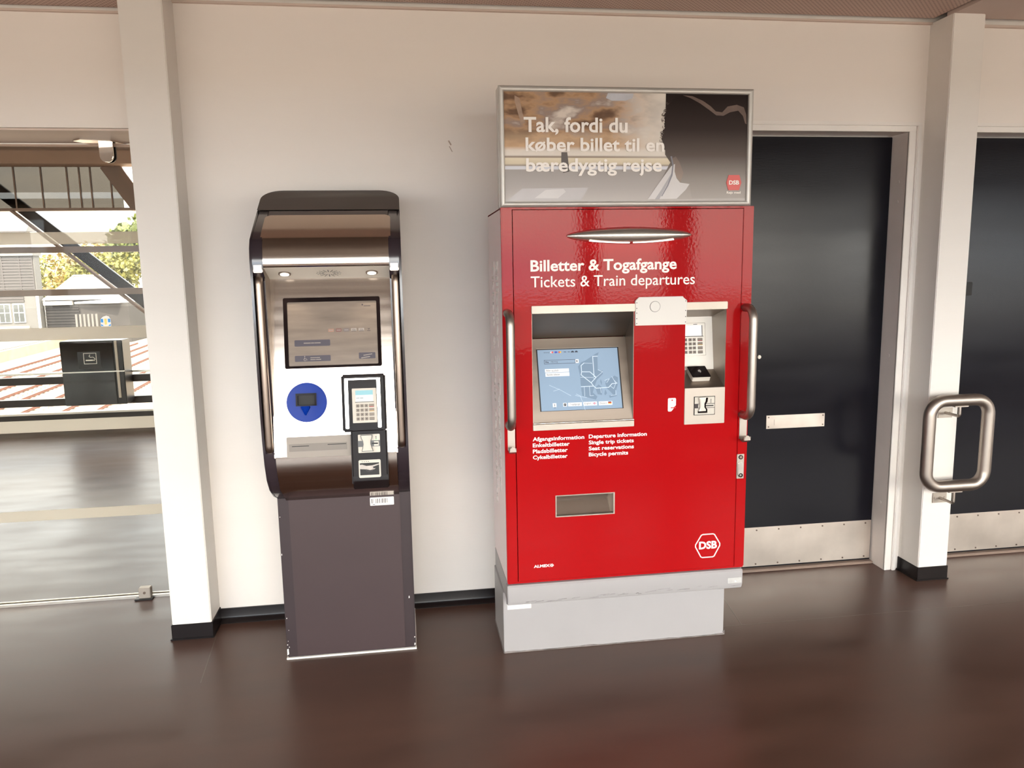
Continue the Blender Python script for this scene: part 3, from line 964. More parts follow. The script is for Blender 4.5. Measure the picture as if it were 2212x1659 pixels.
# tap reader
tr = plate('tap_reader', cream_m, tm, rrect(-.1765, -.1005, -.709, -.647, .005), -.0385, -.033, .001, xf=PA)
bxo('tap_window', slot_m, tr, -.172, -.106, -.0392, -.0383, -.700, -.6575, xf=PA)
hand_m = M('tap_print', (.42, .36, .32), .4, var=(30, .2))
bm = new()
add_prism(bm, [(-.172, -.664), (-.165, -.6625), (-.150, -.668), (-.130, -.667), (-.106, -.6615), (-.106, -.665), (-.128, -.672), (-.126, -.677), (-.118, -.6775), (-.124, -.681), (-.138, -.683), (-.150, -.680), (-.172, -.678)], 'y', -.0396, -.0390)
obj('tap_picture', bm, hand_m, tr, xf=PA)
bm = new()
strips(bm, [(p, q) for p, q in zip([(-.1395 + .0125 * math.cos(t * math.pi / 8), -.681 + .007 * math.sin(t * math.pi / 8)) for t in range(8, 17)], [(-.1395 + .0125 * math.cos(t * math.pi / 8), -.681 + .007 * math.sin(t * math.pi / 8)) for t in range(9, 18)])], .0012, -.0399, -.0394)
strips(bm, [((-.165, -.6525), (-.162, -.6525)), ((-.158, -.6525), (-.155, -.6525)), ((-.151, -.6525), (-.148, -.6525)), ((-.144, -.6525), (-.141, -.6525))], .0016, -.0390, -.0384)
obj('tap_print', bm, pedd_m, tr, xf=PA)

# ================================================================== RED TICKET MACHINE
rm = thing('ticket_machine', 'tall red gloss ticket machine with tilted blue screen on a pale grey plinth', 'ticket machine', (.814, -.4, 0))
RX0, RX1, RF = .347, 1.281, -.600
bm = new()
add_box(bm, RX0 + .0025, .3865, RF, -.20, .335, 1.712, .0015)
add_box(bm, RX0, RX0 + .004, RF + .0003, RF + .0118, .335, 1.712, .001)
add_box(bm, 1.2415, RX1, RF, -.20, .335, 1.712, .0015)
add_box(bm, RX0, RX1, RF + .0005, -.20, 1.7065, 1.7135, .0012)
add_box(bm, RX0 + .002, RX1 - .002, -.215, -.202, .335, 1.71)
add_box(bm, RX0 + .002, RX1 - .002, RF + .004, -.202, .329, .337)
body = obj('cabinet_body', bm, red_m, rm)
side_m = M('red_lacquer_smooth', (.36, .002, .004), .25, spec=.6, var=(2, .02), coat=1.0, coat_rough=.12)
side_m.node_tree.nodes['Principled BSDF'].inputs['Coat IOR'].default_value = 1.9
bxo('side_panel', side_m, rm, RX0, RX0 + .0025, RF + .012, -.20, .335, 1.711)
xs = [.3890, .4515, .5335, .7575, .8300, 1.0260, 1.1850, 1.2390]
zs = [.3395, .5825, .6635, .9420, 1.0490, 1.3420, 1.7040]
holes = {(1, 3), (1, 4), (2, 3), (2, 4), (3, 3), (3, 4), (5, 4), (2, 1)}
dr = obj('front_door', add_grid_panel(new(), xs, zs, holes, RF - .0005, -.585), red_m, rm, smooth=False)
# plinth and bumper
bm = add_box(new(), RX0 + .001, RX1 - .002, -.585, -.2, .25, .3285, .001)
add_prism(bm, [(-.58, .327), (-.606, .327), (-.612, .320), (-.612, .268), (-.606, .250), (-.590, .242), (-.57, .240), (-.57, .327)], 'x', RX0 - .002, RX1 - .008, .003)
bmp = obj('bumper', bm, grey_m, rm)
bm = new()
for i in range(26):
    t = random.random()
    x = .38 + t * .86
    z = .252 + random.random() * .012 + t * .008
    w = random.uniform(.01, .05)
    add_prism(bm, [(x, z), (x + w, z + w * random.uniform(-.02, .12)), (x + w, z + w * .05 + .0012), (x + w * .4, z + .0018)], 'y', -.6124, -.6110)
obj('scuff_marks', bm, M('scuff_grey', (.30, .28, .28), .6, var=(60, .2)), bmp, label='dark scratch marks')['kind'] = 'stuff'
plate('torn_sticker', M('torn_sticker', (.50, .49, .47), .25, var=(40, .08)), bmp, rrect(1.212, 1.268, .272, .294, .002), -.6128, -.6115)
plate('sticker_scrap', white_m, bmp, [(1.240, .276), (1.249, .277), (1.244, .280), (1.241, .285)], -.6131, -.6126)
bm = add_box(new(), .342, 1.251, -.495, -.205, .002, .252, .002)
pl = obj('plinth', bm, grey_m, rm)
bm = new()
pr = [(x, .0035 + .0018 * math.sin(x * 21) + .0012 * math.sin(x * 57)) for x in [.340 + i * .0183 for i in range(51)]]
add_prism(bm, [(.340, 0)] + [(1.255, 0)] + [(1.255, .02), (1.247, .012)] + pr[::-1], 'y', -.4975, -.494)
add_box(bm, .3395, .343, -.4975, -.205, 0, .006)
obj('floor_sealant', bm, M('dirty_sealant', (.22, .19, .18), .6, var=(30, .3)), pl)
plate('paper_label', white_m, pl, rect(.358, .452, .181, .205), -.4965, -.4945)

# screen recess
PBv = Vector((0, -.103, -.297)).normalized()
PBn = Vector((0, -.297, .103)).normalized()
PB = Matrix(((1, 0, 0, 0), (0, -PBn.y, -PBv.y, -.495), (0, -PBn.z, -PBv.z, 1.239), (0, 0, 0, 1)))
bm = new()
add_prism(bm, [(-.599, 1.342), (-.497, 1.243), (-.48, 1.243), (-.48, 1.345), (-.599, 1.345)], 'x', .452, .8295)
add_prism(bm, [(-.599, 1.342), (-.599, .942), (-.47, .942), (-.47, 1.342)], 'x', .8285, .834)
add_prism(bm, [(-.599, 1.342), (-.599, .942), (-.47, .942), (-.47, 1.342)], 'x', .4475, .453)
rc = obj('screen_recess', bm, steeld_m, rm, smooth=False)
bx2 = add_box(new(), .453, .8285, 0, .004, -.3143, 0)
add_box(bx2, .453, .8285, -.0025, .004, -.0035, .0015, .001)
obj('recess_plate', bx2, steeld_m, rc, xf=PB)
bxo('top_rail', steelb_m, rm, .4505, 1.1855, -.609, -.599, 1.3415, 1.3690, .0015)
bxo('bottom_rail', steelb_m, rm, .4505, .8300, -.611, -.599, .9160, .9425, .0015)
bxo('bottom_rail_lip', chrome_m, rm, .4505, .8300, -.6125, -.599, .9380, .9430, .001)

# touch screen and its picture
sea_m = M('screen_blue', (.17, .225, .29), .16, var=(4, .03), emit=((.33, .45, .60), .20), spec=.2)
ts = obj('touch_screen', add_box(new(), .4855, .7945, -.0022, .001, -.2725, -.0415), sea_m, rm, xf=PB)
bm = add_grid_panel(new(), [.4825, .4858, .7925, .7965], [-.2735, -.2722, -.0415, -.0385], {(1, 1)}, -.0035, .001)
obj('screen_bezel', bm, black_m, ts, xf=PB)
bxo('bezel_top', steels_m, ts, .4815, .797, -.0042, .001, -.0388, -.0365, xf=PB)
land_m = M('map_land', (.125, .17, .225), .16, spec=.2, var=(4, .03), emit=((.27, .37, .49), .18))
line_m = M('map_line', (.36, .42, .48), .16, spec=.2, var=(4, .02), emit=((.60, .68, .78), .24))
uiw_m = M('screen_white', (.50, .50, .50), .16, spec=.2, var=(4, .01), emit=((.85, .85, .84), .24))
uid_m = M('screen_ink', (.05, .05, .06), .2, var=(4, .02))
uig_m = M('screen_grey_ink', (.10, .10, .105), .2, spec=.2, var=(4, .02))
bm = new()
for poly in ([(.706, .063), (.6653, .0874), (.6488, .0932), (.6363, .1088), (.6415, .1441), (.6413, .1855), (.6433, .2203), (.672, .2300), (.6941, .2370), (.7002, .2258), (.6841, .2093), (.6923, .1875), (.704, .1624), (.7284, .141), (.7295, .1282), (.7105, .1243), (.7132, .0729), (.7194, .057)],
             [(.6952, .1907), (.7089, .1801), (.7208, .1917), (.7183, .2202), (.7026, .2164)],
             [(.7425, .1639), (.7728, .149), (.7852, .1559), (.7829, .1814), (.766, .2253), (.7397, .1957), (.735, .1764)],
             [(.716, .168), (.719, .160), (.722, .172), (.720, .183)], [(.728, .215), (.733, .200), (.738, .214), (.731, .222)], [(.745, .224), (.770, .219), (.776, .226), (.748, .232)]):
    add_prism(bm, [(p[0], -p[1]) for p in poly], 'y', -.0030, -.0020)
obj('map_land', bm, land_m, ts, xf=PB)
bm = new()
ng = lambda P: polyline([(p[0], -p[1]) for p in P])
for P in ([(.7133, .0723), (.6949, .0723), (.6939, .1493), (.7016, .1528), (.6807, .1727), (.6449, .1411), (.6481, .13), (.6477, .106), (.6597, .0968)],
          [(.6481, .13), (.6794, .1312), (.7016, .1528)], [(.6413, .1861), (.6892, .1857), (.6981, .194), (.7464, .1927), (.7605, .1789), (.7799, .1781)],
          [(.6807, .1727), (.6892, .1857)]):
    strips(bm, ng(P), .0026, -.0037, -.0028)
for P in ([(.6533, .1875), (.6527, .2223)], [(.6732, .1867), (.6725, .2215), (.6862, .2215)], [(.642, .150), (.690, .153), (.6965, .160)], [(.7105, .1243), (.7284, .1325), (.7016, .1528)],
          [(.660, .097), (.690, .099)], [(.733, .1655), (.752, .160), (.740, .175)], [(.762, .152), (.775, .178), (.765, .198), (.752, .187)], [(.7799, .1781), (.769, .166)], [(.772, .205), (.772, .222), (.752, .224)], [(.715, .193), (.716, .212)]):
    strips(bm, ng(P), .0013, -.0037, -.0028)
for P in ([(.5217, .1761), (.5613, .195), (.6006, .2186)], [(.617, .218), (.640, .224), (.660, .228)], [(.621, .213), (.636, .221), (.6501, .2741)], [(.536, .199), (.560, .192)]):
    strips(bm, ng(P), .0010, -.0037, -.0028)
obj('map_lines', bm, line_m, ts, xf=PB)
def ui(name, x0, x1, v0, v1, mt, d=0):
    return plate(name, mt, ts, rect(x0, x1, -v1, -v0), -.0034 - d, -.0022, xf=PB)
frame = ui('search_field', .5093, .6270, .0815, .0953, sea_m)
obj('field_outline', strips(new(), polyline([(.5093, -.0953), (.6270, -.0953), (.6270, -.0815), (.5093, -.0815), (.5093, -.0953)]), .0012, -.0038, -.0030), uid_m, ts, xf=PB)
ui('screen_button', .6265, .6400, .0812, .0952, uiw_m)
ui('screen_button', .5097, .6004, .1150, .1278, uiw_m)
ui('screen_button', .5105, .6008, .1300, .1434, uiw_m)
ui('screen_button', .5299, .5432, .2441, .2585, uiw_m)
ui('screen_button', .5686, .5822, .2446, .2580, uiw_m)
ui('screen_button', .5875, .6393, .2446, .2579, uiw_m)
ui('screen_button', .6452, .6968, .2441, .2582, uiw_m)
ui('screen_button', .7035, .7550, .2444, .2587, uiw_m)
def tx(body, x0, x1, v0, v1, mt, bold=0.0):
    obj('screen_text', text_bm(body, x0, x1, -v1, -v0, -.0039, bold, .0004), mt, ts, xf=PB)
tx('Fra', .514, .5255, .0855, .0918, uid_m, .03)
tx('Herning', .5345, .560, .0850, .0925, uig_m)
tx('x', .6295, .6370, .0848, .0918, uid_m, .05)
tx('Billet og plads', .515, .5605, .1178, .1262, uig_m)
tx('Bestilte billetter', .516, .565, .1330, .1398, uig_m)
tx('i', .5355, .5378, .2465, .2560, uid_m, .04)
tx('Togafgange', .593, .6325, .2478, .2560, uig_m)
tx('English', .650, .6735, .2470, .2555, uig_m)
tx('Deutsch', .708, .7335, .2480, .2545, uig_m)
tx('Betaling', .510, .5305, .0505, .0545, uig_m)
plate('parking_tile', uid_m, ts, rect(.5710, .5798, -.2558, -.2465), -.0039, -.0032, xf=PB)
tx('P', .5732, .5772, .2485, .2540, uiw_m, .03)
ui('help_mark', .5345, .5395, .2605, .2620, uid_m)
flag_blue = M('flag_blue', (.03, .06, .30), .2, var=(9, .02), emit=((.04, .08, .4), .2))
flag_red = M('flag_red', (.50, .03, .04), .2, var=(9, .02), emit=((.7, .04, .05), .2))
flag_gold = M('flag_gold', (.70, .42, .04), .2, var=(9, .02), emit=((.9, .5, .05), .2))
fl = plate('british_flag', flag_blue, ts, rect(.6810, .6935, -.2548, -.2468), -.0039, -.0032, xf=PB)
obj('flag_cross', strips(new(), [((.6814, -.2545), (.6931, -.2471)), ((.6814, -.2471), (.6931, -.2545)), ((.6811, -.2508), (.6934, -.2508)), ((.68725, -.2547), (.68725, -.2469))], .0020, -.0043, -.0038), uiw_m, fl, xf=PB)
obj('flag_red_cross', strips(new(), [((.6811, -.2508), (.6934, -.2508)), ((.68725, -.2547), (.68725, -.2469))], .0013, -.0046, -.0042), flag_red, fl, xf=PB)
fl = plate('german_flag', uid_m, ts, rect(.7390, .7515, -.2490, -.2462), -.0039, -.0032, xf=PB)
plate('flag_band', flag_red, fl, rect(.7390, .7515, -.2520, -.2490), -.0039, -.0032, xf=PB)
plate('flag_band', flag_gold, fl, rect(.7390, .7515, -.2548, -.2520), -.0039, -.0032, xf=PB)
for x, c1, c2 in ((.5402, (.6, .5, .5), (.55, .08, .08)), (.5560, (.06, .08, .35), (.06, .08, .35)), (.5710, (.55, .06, .05), (.7, .35, .05))):
    k = plate('payment_logo', M('pay_a', c1, .3, var=(9, .02), emit=(c1, .2)), ts, circle_pts(x - .002, -.0519, .0034, n=16), -.0036, -.0025, xf=PB)
    plate('payment_logo_half', M('pay_b', c2, .3, var=(9, .02), emit=(c2, .2)), k, circle_pts(x + .0020, -.0519, .0034, n=16), -.0038, -.0025, xf=PB)
tx('VISA', .5850, .5955, .0502, .0536, uid_m, .02)
tx('VISA', .6000, .6105, .0502, .0536, uig_m, .02)
for x in (.6194, .6338):
    obj('payment_logo', strips(new(), [((x - .0055, -.0535), (x + .0055, -.0535)), ((x - .0045, -.0515), (x + .0045, -.0515)), ((x - .003, -.0495), (x + .003, -.0495))], .0016, -.0037, -.0025), uid_m, ts, xf=PB)

# payment niche
bm = new()
add_prism(bm, [(-.599, 1.342), (-.466, 1.306), (-.45, 1.306), (-.45, 1.345), (-.599, 1.345)], 'x', .975, 1.185)
add_prism(bm, [(-.5845, 1.345), (-.5845, .95), (-.44, .95), (-.44, 1.345)], 'x', .970, .976)
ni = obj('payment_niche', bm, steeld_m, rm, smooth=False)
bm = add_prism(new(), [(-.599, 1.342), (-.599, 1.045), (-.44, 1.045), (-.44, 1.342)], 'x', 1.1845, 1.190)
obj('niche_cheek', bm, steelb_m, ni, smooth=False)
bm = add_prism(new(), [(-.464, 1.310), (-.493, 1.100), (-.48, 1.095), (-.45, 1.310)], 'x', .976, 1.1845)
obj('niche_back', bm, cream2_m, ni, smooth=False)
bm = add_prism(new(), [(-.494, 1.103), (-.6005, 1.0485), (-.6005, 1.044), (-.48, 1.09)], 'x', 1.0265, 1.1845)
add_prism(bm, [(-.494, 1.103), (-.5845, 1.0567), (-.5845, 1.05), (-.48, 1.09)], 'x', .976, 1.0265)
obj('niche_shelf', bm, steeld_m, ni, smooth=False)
bxo('lower_plate', steelb_m, rm, 1.0265, 1.1845, -.6045, -.599, .9115, 1.0490, .0012)
NV = Vector((0, -.029, -.21)).normalized()
NN = Vector((0, -.21, .029)).normalized()
PN = Matrix(((1, 0, 0, 0), (0, -NN.y, -NV.y, -.464), (0, -NN.z, -NV.z, 1.31), (0, 0, 0, 1)))
kq = bxo('keypad', steelb_m, rm, 1.054, 1.154, -.006, .001, -.155, -.028, .001, xf=PN)
bxo('keypad_face', cream2_m, kq, 1.057, 1.151, -.0072, -.004, -.153, -.030, xf=PN)
bxo('display_window', uiw_m, kq, 1.064, 1.138, -.0078, -.006, -.078, -.037, xf=PN)
bxo('display_lip', pedd_m, kq, 1.062, 1.144, -.009, -.006, -.0815, -.079, xf=PN)
bxo('display_lip', pedd_m, kq, 1.1385, 1.1405, -.009, -.006, -.079, -.038, xf=PN)
plate('maker_mark', pedd_m, kq, rect(1.105, 1.121, -.0352, -.0328), -.0078, -.0070, xf=PN)
for r in range(4):
    vv = -(.0930 + r * .0160)
    for c_, xk in enumerate((1.0715, 1.0905, 1.1065, 1.1300)):
        w = .0062 if c_ < 3 else .0098
        plate('key', key_m, kq, rrect(xk - w, xk + w, vv - .0058, vv + .0058, .0015, 3), -.0098, -.006, .0006, xf=PN)
        if c_ == 3:
            plate('key_stripe', strip_cols[r], kq, rect(xk - w + .001, xk + w - .001, vv - .0052, vv - .0030), -.0102, -.0096, xf=PN)
        else:
            plate('key_mark', pedd_m, kq, rect(xk - .0018, xk + .0020, vv - .0024, vv + .0022), -.0102, -.0096, xf=PN)
# contactless block on the shelf
SV = Vector((0, -.1065, -.0545)).normalized()
SN = Vector((0, -.0545, .1065)).normalized()
PS = Matrix(((1, 0, 0, 0), (0, -SN.y, -SV.y, -.494), (0, -SN.z, -SV.z, 1.103), (0, 0, 0, 1)))
cb = bxo('contactless_reader', cream_m, rm, 1.070, 1.140, -.020, .001, -.078, -.010, .002, xf=PS)
bxo('reader_top', gloss_m, cb, 1.069, 1.141, -.024, -.019, -.079, -.009, .0015, xf=PS)
bm = new()
for rr in (.004, .008, .012):
    strips(bm, polyline([(1.099 + rr * math.cos(t), -.044 + rr * math.sin(t)) for t in [-.8 + i * .2 for i in range(9)]]), .0016, -.0246, -.0238)
obj('contactless_symbol', bm, white_m, cb, xf=PS)
# card reader in the lower plate
cr_ = plate('card_reader', cream_m, rm, rrect(1.0645, 1.1430, .9475, 1.0155, .003), -.6085, -.604, .001)
obj('reader_outline', merge(add_grid_panel(new(), [1.0630, 1.0652, 1.1425, 1.1445], [.9460, .9482, 1.0150, 1.0168], {(1, 1)}, -.6075, -.604)), slot_m, cr_)
bxo('reader_slot', pedd_m, cr_, 1.064, 1.1435, -.6092, -.608, .973, .990)
bxo('slot_lip', cream_m, cr_, 1.078, 1.142, -.6097, -.609, .975, .988)
bxo('slot_opening', slot_m, cr_, 1.105, 1.138, -.6102, -.6096, .9795, .9835)
plate('card_shield', alu_m, cr_, [(1.077, 1.0145), (1.104, 1.0145), (1.102, 1.000), (1.098, .992), (1.098, .978), (1.104, .969), (1.104, .9635), (1.077, .963), (1.082, .975), (1.082, .995)], -.622, -.608, .002)
plate('shield_dark_side', gloss_m, cr_, [(1.104, 1.0125), (1.115, 1.0125), (1.113, .997), (1.107, .988), (1.107, .977), (1.113, .968), (1.113, .955), (1.077, .955), (1.077, .963), (1.104, .963), (1.104, .969), (1.098, .978), (1.098, .992), (1.102, 1.0)], -.614, -.608, .001)  # gloss black plate along the shield's right and lower edges
for k in range(3):
    bxo('led', black_m, cr_, 1.1265, 1.1295, -.6092, -.608, 1.0035 - k * .0055, 1.0065 - k * .0055)
# outlet tray
bm = add_grid_panel(new(), [.5320, .5360, .7540, .7590], [.5810, .5850, .6620, .6650], {(1, 1)}, -.6035, -.535)
to = obj('ticket_outlet', bm, steelb_m, rm, smooth=False)
bm = add_prism(new(), [(-.545, .664), (-.585, .582), (-.535, .582), (-.535, .664)], 'x', .534, .757)
obj('outlet_flap', bm, steel_m, to, smooth=False)

# lamp lens at the top
bm = bmesh.new()
bmesh.ops.create_uvsphere(bm, u_segments=64, v_segments=24, radius=1)
for v in bm.verts:
    x, y, z = v.co
    if y > .0:
        y *= .02
    v.co = Vector((.8115 + x * .233, -.6005 + y * .036, 1.613 + z * .0300 * (1 - .18 * abs(x) ** 2)))
lm = obj('lamp_hood', bm, alu_m, rm, angle=80)
for xa, xb in ((.660, .806), (.820, .970)):
    bm = new()
    A, B = [], []
    for i in range(13):
        x = xa + (xb - xa) * i / 12
        q = (x - .8115) / .233
        hz = math.sqrt(max(0, 1 - q * q)) * .030 * (1 - .18 * q * q)
        A.append((x, 1.613 - hz * .93))
        B.append((x, 1.613 - hz * .80))
    add_prism(bm, A + B[::-1], 'y', -.621, -.601)
    obj('lamp_strip', bm, lamp_m, lm)

# cover plate, labels, lettering
cp = plate('cover_plate', blank_m, rm, [(.832, 1.379), (.846, 1.392), (1.011, 1.392), (1.013, 1.388), (1.027, 1.376), (1.0255, 1.289), (.8325, 1.2895)], -.6125, -.599, .001)
obj('lock_cap', add_cyl(new(), (.905, -.6135, 1.357), 'y', .0185, .003, 32, .0006), blank_m, cp)
obj('cap_ring', add_cyl(new(), (.905, -.6127, 1.357), 'y', .0197, .002, 32), pedd_m, cp)
bm = new()
for x, z in ((.8365, 1.372), (.8365, 1.352), (.8365, 1.335), (.8365, 1.315), (.8365, 1.297), (1.0215, 1.375), (1.0215, 1.34), (1.0215, 1.318), (1.0215, 1.298)):
    add_cyl(bm, (x, -.6127, z), 'y', .0018, .001, 8)
obj('rivet_marks', bm, pedd_m, cp)
obj('lettering', text_bm('Billetter & Togafgange', .450, .989, 1.478, 1.531, RF - .0012, .022), white_m, rm)
obj('lettering', text_bm('Tickets & Train departures', .450, 1.059, 1.422, 1.4735, RF - .0012, .004), white_m, rm)
def block(lines, x0, x1s, ztop, pitch, cap, desc):
    for i, (t, x1, hasd) in enumerate(lines):
        zt = ztop - i * pitch
        obj('lettering', text_bm(t, x0, x1, zt - cap - (desc if hasd else 0), zt, RF - .0012, .022), white_m, rm)
block([('Afgangsinformation', .643, 1), ('Enkeltbilletter', .5875, 0), ('Pladsbilletter', .580, 0), ('Cykelbilletter', .5795, 1)], .4495, 0, .8900, .0228, .0150, .0042)
block([('Departure information', .8825, 1), ('Single trip tickets', .832, 1), ('Seat reservations', .8325, 0), ('Bicycle permits', .8105, 1)], .6600, 0, .8905, .0228, .0150, .0042)
bm = strips(new(), polyline([(p[0], p[1]) for p in rounded_path([(1.156, .4745, 0), (1.106, .4745, 0), (1.0805, .430, 0), (1.106, .3815, 0), (1.156, .3815, 0), (1.1825, .430, 0)], .010, 4, True)] ) if False else polyline([(1.152, .4745), (1.110, .4745), (1.104, .4715), (1.082, .4345), (1.082, .4255), (1.104, .3845), (1.110, .3815), (1.152, .3815), (1.158, .3845), (1.180, .4255), (1.180, .4345), (1.158, .4715), (1.152, .4745)]), .0042, RF - .0014, RF - .0002)
obj('hexagon_emblem', bm, white_m, rm)
obj('lettering', text_bm('DSB', 1.096, 1.1685, .415, .4465, RF - .0014, .035), white_m, rm)
obj('lettering', text_bm('ALMEX', .4475, .5085, .3885, .3995, RF - .0014, .035), white_m, rm)
bm = new()
for x in (.5125, .5175):
    strips(bm, polyline([(x, .3995), (x + .0055, .394), (x, .3885)]), .0022, RF - .0014, RF - .0002)
strips(bm, polyline([(.5145, .3985), (.5095, .394), (.5145, .3895)]), .0022, RF - .0014, RF - .0002)
obj('arrow_mark', bm, white_m, rm)
# white pictogram sticker
pk = plate('card_pictogram', white_m, rm, [(.966, 1.0145), (.991, 1.0145), (.994, 1.0115), (.994, .987), (.990, .983), (.986, .980), (.986, .976), (.978, .966), (.975, .964), (.966, .964), (.963, .967), (.963, 1.0115)], RF - .0014, RF - .0002)
plate('pictogram_square', redt_m, pk, rect(.9765, .982, 1.0035, 1.0088), RF - .0018, RF - .0012)
plate('pictogram_bar', redt_m, pk, rect(.974, .9945, .976, .9798), RF - .0018, RF - .0012)
# lettering on the left flank, reading downwards
XF = Matrix(((0, 1, 0, RX0 + .600), (0, 0, -1, 0), (-1, 0, 0, 0), (0, 0, 0, 1)))
def flank(body, z_top, z_bot, y_cap, y_desc, bold):
    bm = text_bm(body, 0, z_top - z_bot, 0, y_desc - y_cap, -.6008, bold, .0008)
    bm.transform(Matrix(((0, 1, 0, RX0 + .600), (0, 0, -1, y_desc), (-1, 0, 0, z_top), (0, 0, 0, 1))))
    bmesh.ops.recalc_face_normals(bm, faces=bm.faces[:])
    obj('lettering', bm, white_m, rm)
flank('Billetter & Togafgange', 1.53, .645, -.492, -.405, .022)
flank('Tickets & Train departures', 1.53, .570, -.372, -.288, .004)

# grab bars, hooks, lock
for xg in (.3640, 1.2570):
    pth = rounded_path([(xg, -.590, 1.345), (xg, -.672, 1.345), (xg, -.672, .940), (xg, -.590, .940)], .045, 9)
    obj('grab_bar', add_tube(new(), pth, .0155), steels_m, rm)
for x0, x1, z0, z1 in ((.3570, .3840, .852, .925), (1.2460, 1.2760, .852, .925)):
    bm = add_box(new(), x0, x1, -.604, -.5995, z0 - .006, z1 + .02, .001)
    xm = (x0 + x1) / 2
    arc = [(-.604, z0 + .004), (-.612, z0 - .010), (-.628, z0 - .013), (-.640, z0 - .004), (-.643, z0 + .010), (-.6395, z0 + .010), (-.637, z0 - .001), (-.627, z0 - .009), (-.6145, z0 - .0065), (-.608, z0 + .006)]
    add_prism(bm, [(-.602, z0 + .006)] + arc, 'x', x0 + .001, x1 - .001, .0006)
    add_prism(bm, [(xm + .0125 * math.cos(t * math.pi / 12), z0 - .004 + .0185 * math.sin(t * math.pi / 12)) for t in range(13)], 'y', -.6435, -.6395, .0008)
    obj('bag_hook', bm, steels_m, rm)
lk = plate('lock_plate', steelb_m, rm, rrect(1.2400, 1.2690, .690, .786, .002), -.6035, -.5995, .001)
obj('lock_cylinder', add_cyl(new(), (1.2545, -.6045, .7745), 'y', .0085, .004, 20), gloss_m, lk)
obj('lock_barrel', add_cyl(new(), (1.2545, -.6055, .7745), 'y', .0058, .004, 20, .001), chrome_m, lk)
obj('lock_lever', add_prism(new(), rrect(1.2430, 1.2650, .700, .757, .0105), 'y', -.6085, -.603, .0015), alu_m, lk)
obj('lever_eye', add_cyl(new(), (1.2545, -.609, .7045), 'y', .0078, .003, 20), gloss_m, lk)
obj('lever_bolt', add_cyl(new(), (1.2535, -.610, .7050), 'y', .0048, .003, 20, .001), chrome_m, lk)

# ================================================================== POSTER SIGN ON THE TICKET MACHINE
sg = thing('poster_sign', 'framed landscape poster sign on top of the red ticket machine', 'sign', (.814, -.555, 1.714))
SX0, SX1, SZ0, SZ1 = .3495, 1.2790, 1.7155, 2.1265
bm = new()
add_box(bm, SX0 - .001, SX1 - .002, -.566, -.515, SZ0, SZ1 - .003, .002)
obj('sign_case', bm, sign_m, sg)
def frame_bar(a, b, inward):
    # rounded snap-frame profile between two mitred corners
    bm = bmesh.new()
    a, b, n = Vector(a), Vector(b), Vector(inward)
    d = (b - a).normalized()
    ws = [(0, 0), (.0005, .009), (.004, .0135), (.010, .0155), (.0165, .0125), (.019, .008), (.019, 0)]
    R = []
    for p, sgn in ((a, 1), (b, -1)):
        R.append([bm.verts.new((p.x + n.x * w + d.x * w * sgn, -.566 - h, p.y + n.y * w + d.y * w * sgn)) for w, h in ws])
    for i in range(len(ws) - 1):
        bm.faces.new((R[0][i], R[0][i + 1], R[1][i + 1], R[1][i]))
    bm.faces.new(R[0][::-1])
    bm.faces.new(R[1])
    bm.faces.new((R[0][0], R[1][0], R[1][-1], R[0][-1]))
    bmesh.ops.recalc_face_normals(bm, faces=bm.faces[:])
    return obj('frame_bar', bm, sign_m, sg, angle=50)
frame_bar((SX0, SZ0), (SX1, SZ0), (0, 1))
frame_bar((SX0, SZ1), (SX1, SZ1), (0, -1))
frame_bar((SX0, SZ0), (SX0, SZ1), (1, 0))
frame_bar((SX1, SZ0), (SX1, SZ1), (-1, 0))

def ps(a, b):
    return (.3665 + (a - 172) * .0004923, 2.1085 - (b - 100) * .000457)

